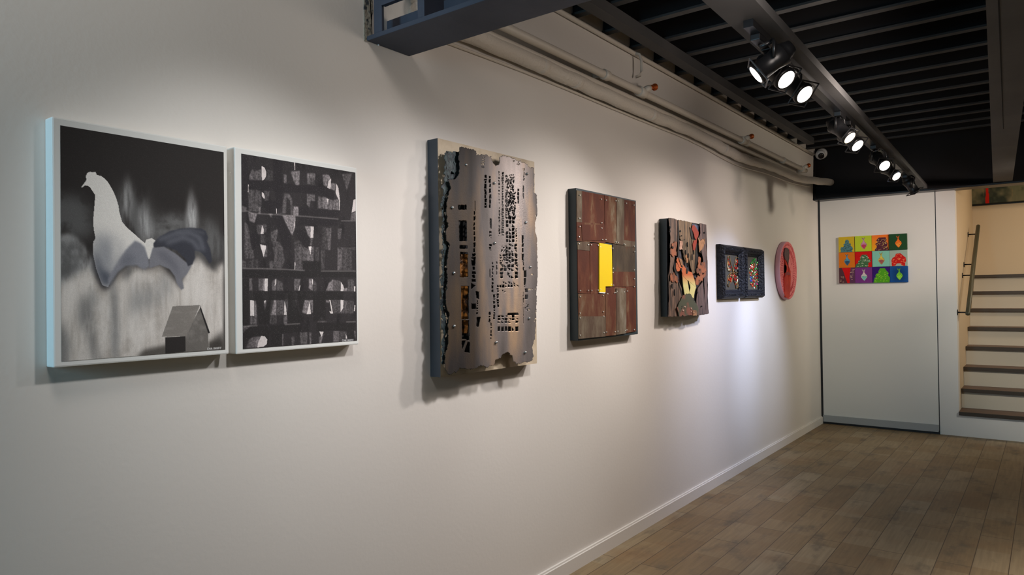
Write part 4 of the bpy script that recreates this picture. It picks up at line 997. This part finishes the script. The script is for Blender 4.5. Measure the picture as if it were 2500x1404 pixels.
# ---- 5. layered cut-out relief
XR5 = .062
rl = empty('relief_picture', (0, 4.40, 1.25), 'layered relief of tree bark, orange leaves and pale legs on a black box', 'artwork')
box_obj('backing_box', (.0005, XR5, 4.085, 4.70, 1.252, 1.870), M['tealside'], rl, bev=.002)
K5 = lambda pts: crop(1600, 520, 5.2, pts)
def bark(name, c1, c2, sx=(1, 8, 1.2), sc=6, lo=.4, hi=.62): return mat(name, c1, .6, noise=(sc, 5, c2, lo, hi, sx), bump=(50, .4, .004))
MB = bark('bark_brown', rgb(118, 94, 80), rgb(64, 52, 46)); MO = bark('bark_olive', rgb(124, 102, 78), rgb(70, 58, 46)); MG = bark('bark_mauve', rgb(104, 84, 82), rgb(62, 52, 54))
MLf = mat('orange_leaf_paint', rgb(152, 90, 60), .6, noise=(22, 3, rgb(104, 66, 50), .42, .62)); MT = mat('tan_leaf_paint', rgb(160, 118, 86), .5, noise=(25, 3, rgb(110, 82, 62), .45, .7))
MRd = mat('red_paint', rgb(142, 48, 34), .5, noise=(12, 3, rgb(120, 50, 42), .45, .7)); MPk = mat('pale_pink_paint', rgb(196, 160, 142), .5, noise=(20, 3, rgb(150, 110, 92), .45, .7))
MGn = mat('moss_paint', rgb(72, 76, 62), .55, noise=(14, 4, rgb(124, 78, 66), .5, .62)); MBl = mat('blue_grey_paint', rgb(92, 102, 132), .5, noise=(12, 3, rgb(40, 44, 70), .45, .6))
# painted backing
face = mat('night_blue_underpaint', rgb(48, 46, 54), .5, noise=(8, 4, rgb(96, 96, 108), .56, .7, (1, 6, 1)))
extrude_yz('painted_backing', yz(K5([(145,75),(645,155),(655,1270),(152,1325)]), XR5+.002), XR5, XR5+.002, face, rl)
layers = [('bark_layer', [(168,62),(240,70),(288,98),(290,300),(272,420),(285,480),(250,600),(215,700),(240,800),(300,870),(310,1080),(290,1310),(162,1316),(175,1080),(165,800),(190,620),(180,480),(192,300)], .010, MB),
          ('bark_layer', [(292,86),(470,122),(452,180),(440,250),(455,330),(520,345),(520,560),(505,760),(470,775),(450,700),(420,560),(395,640),(360,560),(345,460),(350,380),(310,320)], .010, MO),
          ('bark_layer', [(565,130),(646,148),(650,340),(642,420),(655,520),(648,560),(662,600),(655,700),(665,860),(655,920),(668,980),(660,1100),(668,1180),(680,1278),(540,1300),(520,1120),(540,960),(600,880),(585,760),(610,600),(560,480),(545,330),(572,260)], .014, MG),
          ('bark_layer', [(300,880),(330,940),(345,1060),(300,1180),(300,1080)], .012, MB), ('painted_patch', [(450,140),(562,160),(566,290),(470,310),(440,240)], .005, MBl),
          ('moss_mound', [(275,1205),(318,1120),(345,1060),(400,1022),(425,1035),(450,1028),(480,1085),(520,1150),(550,1230),(545,1300),(300,1306)], .022, MGn),
          ('leaf', [(190,520),(188,470),(212,440),(220,380),(245,358),(262,370),(275,365),(272,420),(262,470),(275,500),(270,545),(232,560)], .016, MLf), ('leaf', [(188,800),(200,760),(222,790),(235,750),(262,800),(300,830),(285,885),(245,870),(190,868)], .016, MLf),
          ('leaf', [(522,745),(548,640),(545,560),(578,570),(582,640),(630,620),(636,690),(650,740),(610,760),(570,790),(530,770)], .020, MLf), ('leaf', [(508,880),(520,820),(540,790),(560,810),(600,780),(600,860),(572,880),(550,915),(515,900)], .020, MLf),
          ('leaf', [(538,305),(566,350),(598,330),(632,320),(620,400),(610,440),(585,470),(560,500),(552,420)], .020, MT), ('leaf', [(308,345),(340,350),(350,390),(340,440),(352,460),(310,470)], .014, MPk), ('leaf', [(600,800),(645,740),(640,790),(610,830)], .018, MLf), ('leaf', [(380,560),(400,530),(420,580),(415,660),(395,640)], .014, MT),
          ('red_figure', [(462,200),(470,165),(490,150),(512,175),(528,205),(552,245),(545,300),(525,340),(500,320),(488,260)], .016, MRd), ('red_figure', [(475,400),(490,350),(530,335),(520,400),(505,470),(482,485)], .015, MRd),
          ('pale_leg', [(340,770),(372,800),(405,850),(420,930),(432,1020),(395,1040),(372,1035),(355,930)], .018, None), ('pale_leg', [(420,850),(455,870),(500,900),(518,945),(500,1000),(488,1085),(440,1050),(432,1010),(445,950)], .018, None), ('pale_arm', [(265,640),(290,610),(330,660),(325,715),(300,742),(275,740),(262,700)], .017, None),
          ('orange_limb', [(268,600),(285,568),(310,580),(340,640),(375,690),(420,740),(465,755),(495,840),(518,945),(495,925),(430,865),(400,850),(350,790),(330,715),(300,680)], .019, None), ('leaf', [(300,560),(325,580),(345,630),(352,690),(330,660)], .023, MT),
          ('tan_patch', [(478,1240),(520,1235),(525,1300),(480,1304)], .026, MT)]
def leg_mat():
    m, nt, b = new_mat('pale_to_orange_paint'); N = nt.nodes.new; L = nt.links
    tc = N('ShaderNodeTexCoord'); s_ = N('ShaderNodeSeparateXYZ'); L.new(tc.outputs['Object'], s_.inputs[0])
    r = N('ShaderNodeMapRange'); r.inputs['From Min'].default_value = .20; r.inputs['From Max'].default_value = .27; L.new(s_.outputs['Z'], r.inputs['Value'])
    mx = N('ShaderNodeMix'); mx.data_type = 'RGBA'; mx.inputs['A'].default_value = rgb(206, 200, 138); mx.inputs['B'].default_value = rgb(186, 100, 62)
    L.new(r.outputs[0], mx.inputs['Factor']); L.new(mx.outputs['Result'], b.inputs['Base Color']); b.inputs['Roughness'].default_value = .5
    return m
ML = leg_mat()
for i, (nm_, P, dx, m_) in enumerate(layers):
    x1 = XR5+.004+dx
    jag = {'leaf': .0085, 'bark_layer': .003, 'moss_mound': .005}.get(nm_, .0008)
    poly = ragged(K5(P), x1, 100+i, jag, .016 if nm_ != 'leaf' else .015)
    extrude_yz(nm_, poly, x1-.003, x1, m_ or ML, rl)
# little dark cut-outs and white dabs
bm = bmesh.new()
L0 = rl.location
for px, py in K5([(378,1195),(458,1215),(462,1260),(355,1240),(490,1268)]):
    y_, z_ = W(px, py, XR5+.03); bmesh.ops.create_icosphere(bm, subdivisions=2, radius=.007, matrix=Matrix.Translation(Vector((XR5+.027, float(y_), float(z_)))-L0))
bm_obj('white_dab', bm, MPk, rl, True)
MDk = mat('slit_black', rgb(22, 22, 24), .6)
bm = bmesh.new()
for a_, b_, w_, h_ in ((202,180,10,14),(198,232,9,12),(232,438,12,16),(340,720,9,22),(345,672,10,12),(410,740,14,34),(385,640,6,30),(590,650,8,18),(575,720,10,14),(420,660,6,30),(480,560,5,40),(430,540,6,30),(395,500,5,30),(545,1010,8,12),(500,1110,8,8),(515,1135,8,8),(600,1185,6,8),(225,930,6,30),(255,1010,5,40),(345,1190,8,12),(340,1215,6,10),(565,860,6,10),(635,250,6,12),(330,230,8,12),(345,290,8,8),(380,340,6,6),(420,400,6,30),(500,500,5,30)):
    y_, z_ = W(*K5([(a_, b_)])[0], XR5+.03); y_ = float(y_); z_ = float(z_)
    w2 = w_/5.2*.0048; h2 = h_/5.2*.0026
    v8 = [bm.verts.new((XR5+.0262, y_+w2*math.cos(t)*(1+.2*math.sin(3*t+a_)), z_+h2*math.sin(t))) for t in [k*math.pi/4 for k in range(8)]]
    f_ = bm.faces.new(v8)
rr2 = bmesh.ops.extrude_face_region(bm, geom=bm.faces[:]); bmesh.ops.translate(bm, verts=[q for q in rr2['geom'] if isinstance(q, bmesh.types.BMVert)], vec=(-.006, 0, 0))
bmesh.ops.recalc_face_normals(bm, faces=bm.faces)
bmesh.ops.translate(bm, verts=bm.verts, vec=-L0); bm_obj('dark_dab', bm, MDk, rl)
# dark vertical gap lines
for P in ([(292,98),(300,100),(308,400),(300,560),(290,560)], [(440,180),(470,200),(490,330),(465,330)], [(520,400),(535,380),(540,560),(515,740),(508,730)], [(252,600),(262,640),(300,880),(345,1000),(340,1060),(300,900),(240,700)], [(405,850),(420,870),(438,1000),(425,960)]):
    extrude_yz('dark_gap', ragged(K5(P), XR5+.02, 5, .001, .02), XR5+.010, XR5+.0175, MDk, rl)

# ---- 6/7. ornate black frames with jewelled pictures
M['frame'] = mat('carved_black_frame', rgb(18, 20, 27), .5, .0, spec=.25, bump=(75, .8, .01), noise=(60, 4, rgb(32, 36, 48), .5, .7))
M['velvet'] = mat('dark_olive_backing', rgb(70, 66, 56), .8)
gemcol = {'red': (200, 40, 30), 'gold': (196, 150, 90), 'green': (60, 170, 70), 'white': (210, 220, 190), 'blue': (70, 100, 200), 'orange': (220, 90, 40), 'pink': (190, 60, 110)}
gmesh = {}
for k_, c_ in gemcol.items():
    bm = bmesh.new(); bmesh.ops.create_icosphere(bm, subdivisions=1, radius=.009); bmesh.ops.scale(bm, verts=bm.verts, vec=(.6, 1, 1.15))
    me = bpy.data.meshes.new('gem'); bm.to_mesh(me); bm.free(); me.materials.append(mat('gem_'+k_, rgb(*c_), .12, .2, coat=.6)); gmesh[k_] = me
def frame(y0, y1, z0, z1, label):
    root = empty('picture_frame', (0, (y0+y1)/2, z0), label, 'picture frame', 'black carved frames')
    bm = bmesh.new()
    xd = .058; fwid = .068
    # profile across the moulding: (inset from outer edge, x)
    prof = [(0, .001), (0, .030), (.008, .046), (.017, xd), (.028, .050), (.036, .055), (.047, .046), (.056, .034), (fwid, .024), (fwid, .014)]
    rings = []
    for ins, x in prof:
        rings.append([bm.verts.new((x, yy, zz)) for yy, zz in ((y0+ins, z0+ins), (y1-ins, z0+ins), (y1-ins, z1-ins), (y0+ins, z1-ins))])
    for a_, b_ in zip(rings[:-1], rings[1:]):
        for i in range(4): bm.faces.new((a_[i], a_[(i+1) % 4], b_[(i+1) % 4], b_[i]))
    bmesh.ops.recalc_face_normals(bm, faces=bm.faces)
    bmesh.ops.translate(bm, verts=bm.verts, vec=-root.location)
    fr = bm_obj('moulding', bm, M['frame'], root)
    # carved beads along the moulding
    bm = bmesh.new(); c_ = .026
    per = []
    n1 = 17; n2 = 15
    for i in range(n1): per += [(y0+c_+(y1-y0-2*c_)*i/n1, z0+c_), (y0+c_+(y1-y0-2*c_)*(i+1)/n1, z1-c_)]
    for i in range(n2): per += [(y0+c_, z0+c_+(z1-z0-2*c_)*(i+1)/n2), (y1-c_, z0+c_+(z1-z0-2*c_)*i/n2)]
    for i, (yy, zz) in enumerate(per):
        bmesh.ops.create_icosphere(bm, subdivisions=1, radius=.010, matrix=Matrix.Translation((.050, yy, zz)) @ Matrix.Rotation(i, 4, 'X') @ Matrix.Diagonal((.8, 1.2, .75, 1)))
    bmesh.ops.translate(bm, verts=bm.verts, vec=-root.location); bm_obj('carved_beads', bm, M['frame'], fr)
    box_obj('backing', (.001, .016, y0+.064, y1-.064, z0+.064, z1-.064), M['velvet'], root)
    return root
def gem(root, y, z, c_, s=1.0, r=None):
    o = bpy.data.objects.new('gem', gmesh[c_]); COL.objects.link(o); o.parent = root
    o.location = Vector((.019, y, z))-root.location; o.scale = (s, s, s)
    o.rotation_euler = (rg.uniform(-.6, .6) if r is None else r, 0, 0)
f1 = frame(5.03, 5.49, 1.353, 1.757, 'carved black frame holding a red jewelled butterfly')
f2 = frame(5.515, 5.965, 1.353, 1.757, 'carved black frame holding an oval mass of coloured jewels')
cy, cz = 5.24, 1.55
M['wing'] = mat('gold_wing_wire', rgb(150, 118, 72), .4, .6)
K6 = lambda pts: crop(1740, 560, 7.018, pts)
for P in ([(255,500),(265,455),(290,460),(300,520),(320,620),(340,690),(300,720),(255,700),(250,600)], [(430,480),(395,490),(385,560),(365,640),(350,700),(400,740),(440,740),(460,640),(462,560)], [(340,740),(300,750),(262,800),(255,900),(255,960),(275,985),(290,930),(330,890)], [(350,740),(400,760),(430,820),(435,930),(430,1000),(400,1010),(388,940),(362,880)]):
    q = yz(K6(P), .02)
    bm = bmesh.new(); tube(bm, [(.019, y_, z_) for y_, z_ in q+[q[0]]], .0035, 6); bmesh.ops.translate(bm, verts=bm.verts, vec=-f1.location); bm_obj('wing_outline', bm, M['wing'], f1, True)
    ys1 = [p[0] for p in q]; zs1 = [p[1] for p in q]; cnt = 0
    while cnt < 15:
        y_ = rg.uniform(min(ys1), max(ys1)); z_ = rg.uniform(min(zs1), max(zs1))
        if inpoly(np.array([y_]), np.array([z_]), q)[0]:
            gem(f1, y_, z_, rg.choice(['red', 'red', 'red', 'orange', 'gold', 'white']), rg.uniform(.7, 1.15)); cnt += 1
bm = bmesh.new(); b0 = yz(K6([(345, 660), (345, 780)]), .02); tube(bm, [(.02, b0[0][0], b0[0][1]), (.02, b0[1][0], b0[1][1])], .007, 8); bmesh.ops.translate(bm, verts=bm.verts, vec=-f1.location); bm_obj('butterfly_body', bm, M['wing'], f1, True)
q = yz(K6([(700,495),(750,530),(785,600),(812,700),(808,850),(770,960),(715,1015),(660,960),(640,880),(625,780),(628,650),(650,560)]), .02)
ys1 = [p[0] for p in q]; zs1 = [p[1] for p in q]
zmid = (min(zs1)+max(zs1))/2; cnt = 0; placed = []
tries = 0
while cnt < 92 and tries < 8000:
    tries += 1
    y_ = rg.uniform(min(ys1), max(ys1)); z_ = rg.uniform(min(zs1), max(zs1))
    if inpoly(np.array([y_]), np.array([z_]), q)[0] and all(math.hypot(y_-a_, z_-b_) > .0145 for a_, b_ in placed):
        placed.append((y_, z_)); cnt += 1
        t = (z_-min(zs1))/(max(zs1)-min(zs1))
        c_ = rg.choice(['green', 'white', 'green', 'red']) if t > .85 else ('blue' if .2 < t < .38 and y_ < sum(ys1)/len(ys1)-.06 and rg.random() < .7 else rg.choice(['red', 'red', 'orange', 'white', 'green', 'gold', 'red', 'pink']))
        gem(f2, y_, z_, c_, rg.uniform(.8, 1.15))

# ---- 8. round pink plaque
yc, zc, rad = 6.672, 1.594, .267
rd = empty('hanging_plaque', (0, yc, zc-rad), 'round pink plaque with a dark-haired figure in a red dress', 'wall art')
M['pink'] = mat('pink_paint', rgb(238, 128, 128), .5, noise=(30, 4, rgb(206, 84, 92), .48, .68), bump=(60, .6, .008))
M['pinkside'] = mat('pale_pink_edge', rgb(214, 160, 176), .5)
bm = bmesh.new(); n = 72
prof = [(rad*.93, .001, 1), (rad, .006, 1), (rad, .040, 1), (rad*.985, .047, 1), (rad*.94, .048, 1), (rad*.92, .043, 1), (rad*.86, .043, 2), (rad*.84, .046, 1), (rad*.80, .043, 1), (rad*.55, .042, 2), (rad*.53, .044, 1), (rad*.50, .042, 1), (.001, .042, 1)]
rings = []
for r_, x, k_ in prof:
    rings.append([bm.verts.new((x, yc+r_*math.cos(2*math.pi*i/n), zc+r_*math.sin(2*math.pi*i/n))) for i in range(n)])
for j, (a_, b_) in enumerate(zip(rings[:-1], rings[1:])):
    for i in range(n):
        f_ = bm.faces.new((a_[i], a_[(i+1) % n], b_[(i+1) % n], b_[i])); f_.material_index = 1 if j < 3 else 0
bmesh.ops.recalc_face_normals(bm, faces=bm.faces); bmesh.ops.translate(bm, verts=bm.verts, vec=-rd.location)
bm_obj('disc', bm, [M['pink'], M['pinkside']], rd, True)
bm = bmesh.new()
for i in range(56):
    t = 2*math.pi*i/56
    for rr_, l_ in ((.70, .05), (.885, .02)):
        bmesh.ops.create_icosphere(bm, subdivisions=1, radius=.008, matrix=Matrix.Translation((.043, yc+rad*rr_*math.cos(t), zc+rad*rr_*math.sin(t))) @ Matrix.Rotation(t, 4, 'X') @ Matrix.Diagonal((.6, l_/.016, .7, 1)))
bmesh.ops.translate(bm, verts=bm.verts, vec=-rd.location); bm_obj('relief_rays', bm, mat('deep_pink_relief', rgb(210, 84, 92), .5), rd)
K8 = lambda pts: crop(1880, 570, 7.8, pts)
MR = mat('red_dress_paint', rgb(190, 38, 22), .5, spec=.2, noise=(14, 3, rgb(206, 62, 34), .45, .65)); MH = mat('dark_hair_paint', rgb(92, 60, 62), .6, noise=(40, 4, rgb(64, 44, 48), .45, .6))
extrude_yz('figure', yz(K8([(285,490),(350,560),(345,610),(372,660),(392,720),(395,870),(388,1020),(380,1130),(372,1215),(345,1232),(300,1215),(280,1150),(275,1000),(272,850),(285,760),(310,730),(318,660),(312,610),(290,600)]), .052), .040, .052, MR, rd)
extrude_yz('hair', yz(K8([(310,270),(335,280),(360,310),(370,370),(365,460),(355,540),(345,600),(325,540),(290,490),(275,420),(280,330),(292,285)]), .056), .042, .056, MH, rd)
extrude_yz('collar', yz(K8([(290,770),(320,735),(360,735),(390,765),(390,800),(360,790),(310,795),(285,830)]), .0545), .050, .0545, mat('deep_red_paint', rgb(140, 20, 24), .5), rd)

# ================================================================== 12 little canvases on the door
def KG(p): return WY(2030+p[0]/9.36, 560+p[1]/9.36, YB-.03)
cells = [[(155,520,160,510), (530,915,140,495), (915,1310,110,485), (1312,1725,80,465)],
         [(160,530,515,870), (532,918,500,868), (925,1325,480,855), (1322,1730,465,840)],
         [(168,540,880,1235), (532,930,865,1230), (930,1335,860,1225), (1332,1745,835,1220)]]
pag = [(.12,1),(.14,.88),(.10,.80),(.16,.66),(.30,.66),(.34,.56),(.30,.48),(.42,.42),(.40,.32),(.46,.20),(.62,.20),(.68,.32),(.66,.42),(.80,.48),(.76,.58),(.86,.68),(.92,.80),(.86,.88),(.88,1)]
pag2 = [(.0,1),(.06,.80),(.20,.70),(.17,.62),(.33,.48),(.31,.38),(.42,.2),(.70,.2),(.79,.36),(.80,.46),(.95,.56),(.92,.68),(.78,.76),(.80,.88),(.76,1)]
pag3 = [(.05,1),(.09,.76),(.20,.66),(.16,.56),(.22,.44),(.36,.38),(.33,.3),(.44,.1),(.72,.1),(.82,.28),(.93,.40),(.88,.54),(1,.70),(.97,1)]
tow = [(.16,1),(.2,.85),(.28,.80),(.26,.62),(.18,.58),(.28,.5),(.34,.42),(.26,.34),(.36,.22),(.42,.16),(.8,.16),(.88,.28),(.84,.42),(.92,.58),(.9,.74),(1,1)]
hutp = [(.10,.62),(.16,.48),(.3,.40),(.36,.22),(.62,.2),(.8,.38),(.92,.5),(.94,.7),(.88,.8),(.88,1),(.7,.98),(.6,.84),(.4,.84),(.32,.98),(.12,1)]
fish = [(.5,.28),(.40,.12),(.46,.14),(.5,.2),(.56,.12),(.6,.10),(.54,.28),(.58,.38),(.70,.52),(.72,.62),(.6,.8),(.54,.88),(.44,.78),(.34,.62),(.36,.52),(.46,.38)]
def gp(pts, u0=0, v0=0, su=1, sv=1): return [(u0+su*a_, v0+sv*b_) for a_, b_ in pts]
spec = [[('pag', (206,176,40), (84,126,130), (40,60,70), 'teal tiered temple on a mustard ground'), ('fish', (186,206,50), (206,150,180), (190,30,70), 'pink and crimson ornament on a lime ground'), ('tow', (244,120,40), (84,38,54), (226,200,110), 'maroon tower on an orange ground'), ('fish', (34,72,40), (238,110,30), (250,160,60), 'orange ornament on a dark green ground')],
        [('fish', (214,116,24), (90,160,190), (40,60,90), 'blue ornament on an orange ground'), ('pag2', (204,18,16), (66,108,70), (220,226,200), 'green temple on a red ground'), ('fish', (130,196,176), (220,196,80), (140,50,90), 'yellow and plum ornament on an aqua ground'), ('hut', (158,178,164), (196,26,22), (240,140,90), 'red hall on a pale grey ground')],
        [('two', (206,14,14), (88,50,70), (220,190,160), 'two purple towers with a red wedge between them'), ('fish', (116,52,128), (220,200,200), (90,190,180), 'white and teal ornament on a purple ground'), ('pag3', (52,20,110), (80,160,30), (160,210,60), 'leaf green temple on an indigo ground'), ('fish', (26,82,150), (110,190,50), (150,220,70), 'green ornament on a blue ground')]]
rowname = ['top', 'middle', 'bottom']
for i in range(3):
    for j in range(4):
        l_, r_, t_, b_ = cells[i][j]
        x0, z1 = KG((l_+3, t_+2)); _, z0 = KG((l_+3, b_-2)); x1, _ = KG((r_-3, t_))
        x0, z0, x1, z1 = [float(v) for v in (x0, z0, x1, z1)]
        zz = KG((r_-3, t_+2)); z1 = (z1+float(zz[1]))/2
        z1 = 1.9635-.1615*i-.002 if True else z1; z0 = z1-.1585
        kind, bg, fg, ac, des = spec[i][j]
        dep = .028 if not (i == 0 and j == 3) else .04
        root = empty('small_canvas', ((x0+x1)/2, YB, z0), 'small square canvas, '+des, 'painting', 'grid of twelve small canvases')
        L0 = root.location
        m_ = mat('canvas_edge_%d%d' % (i, j), rgb(*bg), .6)
        box_obj('canvas_block', (x0, x1, YB-dep, YB-.003, z0, z1), m_, root, bev=.001)
        a = Art(x0, x1, z0, z1, .0018, bg, fn=lambda p: (x0+(x1-x0)*p[0], z1-(z1-z0)*p[1]))
        if (i, j) == (0, 2): a.c = a.c+np.linspace(0, 1, a.h)[:, None, None]*np.array((-10, 60, -10))*np.linspace(1, 0, a.w)[None, :, None]
        if (i, j) == (2, 3): a.put(blur(a.mask([(.15,.1),(.85,.1),(.85,.95),(.15,.95)]), 12), (10, 50, 100), .7)
        R = random.Random(i*7+j)
        if kind == 'fish':
            a.poly(fish, tuple(c*.55 for c in fg), 0)
            a.poly(gp(fish, .035, .04, .93, .93), fg, 0)
            a.poly([(.37,.58),(.5,.55),(.69,.58),(.6,.78),(.54,.85),(.46,.76)], ac, 1, .75)
            for u in (.42, .5, .58, .65):
                for v in (.48, .58, .68): a.poly([(u, v-.03), (u+.025, v), (u, v+.03), (u-.025, v)], tuple(c*.6 for c in fg) if (u*10+v*10) % 2 < 1 else ac, 0, .8)
            a.line([(.42,.12),(.52,.28)], .003, tuple(c*.6 for c in fg)); a.line([(.6,.12),(.5,.28)], .003, tuple(c*.6 for c in fg))
        elif kind == 'two':
            a.poly([(-.05,1.05),(-.05,-.05),(.16,-.05),(.3,.3),(.38,.6),(.5,.95),(.5,1.05)], (84,50,58), 0); a.poly([(.66,1.05),(.64,.6),(.7,.2),(.76,-.05),(1.05,-.05),(1.05,1.05)], (92,54,84), 0)
            for _ in range(26):
                u = R.uniform(.02, .36) if R.random() < .5 else R.uniform(.7, .96); v = R.uniform(.05, .97)
                if u < .5 and v < u*2: continue
                a.poly([(u-.04, v-.01), (u+.04, v-.015), (u+.04, v+.01), (u-.04, v+.015)], ac, 0, .9)
        else:
            P = {'pag': pag, 'pag2': pag2, 'pag3': pag3, 'tow': tow, 'hut': hutp}[kind]
            a.poly(P, fg, 0)
            n_ = 18
            for _ in range(n_*3):
                u = R.uniform(.15, .9); v = R.uniform(.25, .97)
                y_, z_ = a.fn((u, v))
                if not inpoly(np.array([y_]), np.array([z_]), a.tr(P))[0]: continue
                w2 = R.uniform(.015, .05)
                a.poly([(u-w2, v-.012), (u+w2, v-.018), (u+w2, v+.008), (u-w2, v+.014)], ac, 0, .85)
        a.c += (np.random.RandomState(i*4+j).rand(a.h, a.w, 1)-.5)*8
        a.mesh('picture', lambda A, Z: (A-L0.x, np.full(A.shape, YB-dep-.0008-L0.y), Z-L0.z), M['gloss_art'], root, 1.0)

# ================================================================== light, camera, world
w = bpy.data.worlds.new('World'); SC.world = w; w.use_nodes = True
bg_ = w.node_tree.nodes['Background']; bg_.inputs[0].default_value = (.55, .75, 1.0, 1); bg_.inputs[1].default_value = 1.0
def area(name, loc, aim, sx, sy, e, col):
    L = bpy.data.lights.new(name, 'AREA'); L.shape = 'RECTANGLE'; L.size = sx; L.size_y = sy; L.energy = e; L.color = col
    o = bpy.data.objects.new(name, L); COL.objects.link(o); o.location = loc
    o.rotation_euler = (Vector(aim)-Vector(loc)).to_track_quat('-Z', 'Y').to_euler()
    return o
area('window_daylight', (.42, YF+.03, 1.85), (.42, 0, 1.85), .6, 1.0, 42, (.38, .76, 1.0))

cam = bpy.data.cameras.new('Camera'); co = bpy.data.objects.new('Camera', cam); COL.objects.link(co)
cam.sensor_width = 36; cam.lens = F/2500*36; cam.clip_start = .02
co.matrix_world = Matrix(((RT[0], UP[0], -fw[0], CAMX), (RT[1], UP[1], -fw[1], 0), (RT[2], UP[2], -fw[2], CAMZ), (0, 0, 0, 1)))
SC.camera = co
vs_ = SC.view_settings; vs_.view_transform = 'Standard'; vs_.look = 'None'; vs_.gamma = 1; vs_.exposure = 0.14; vs_.use_curve_mapping = False
SC.cycles.max_bounces = 8; SC.cycles.diffuse_bounces = 4
SC.cycles.use_denoising = True
SC.cycles.sample_clamp_indirect = 4.0
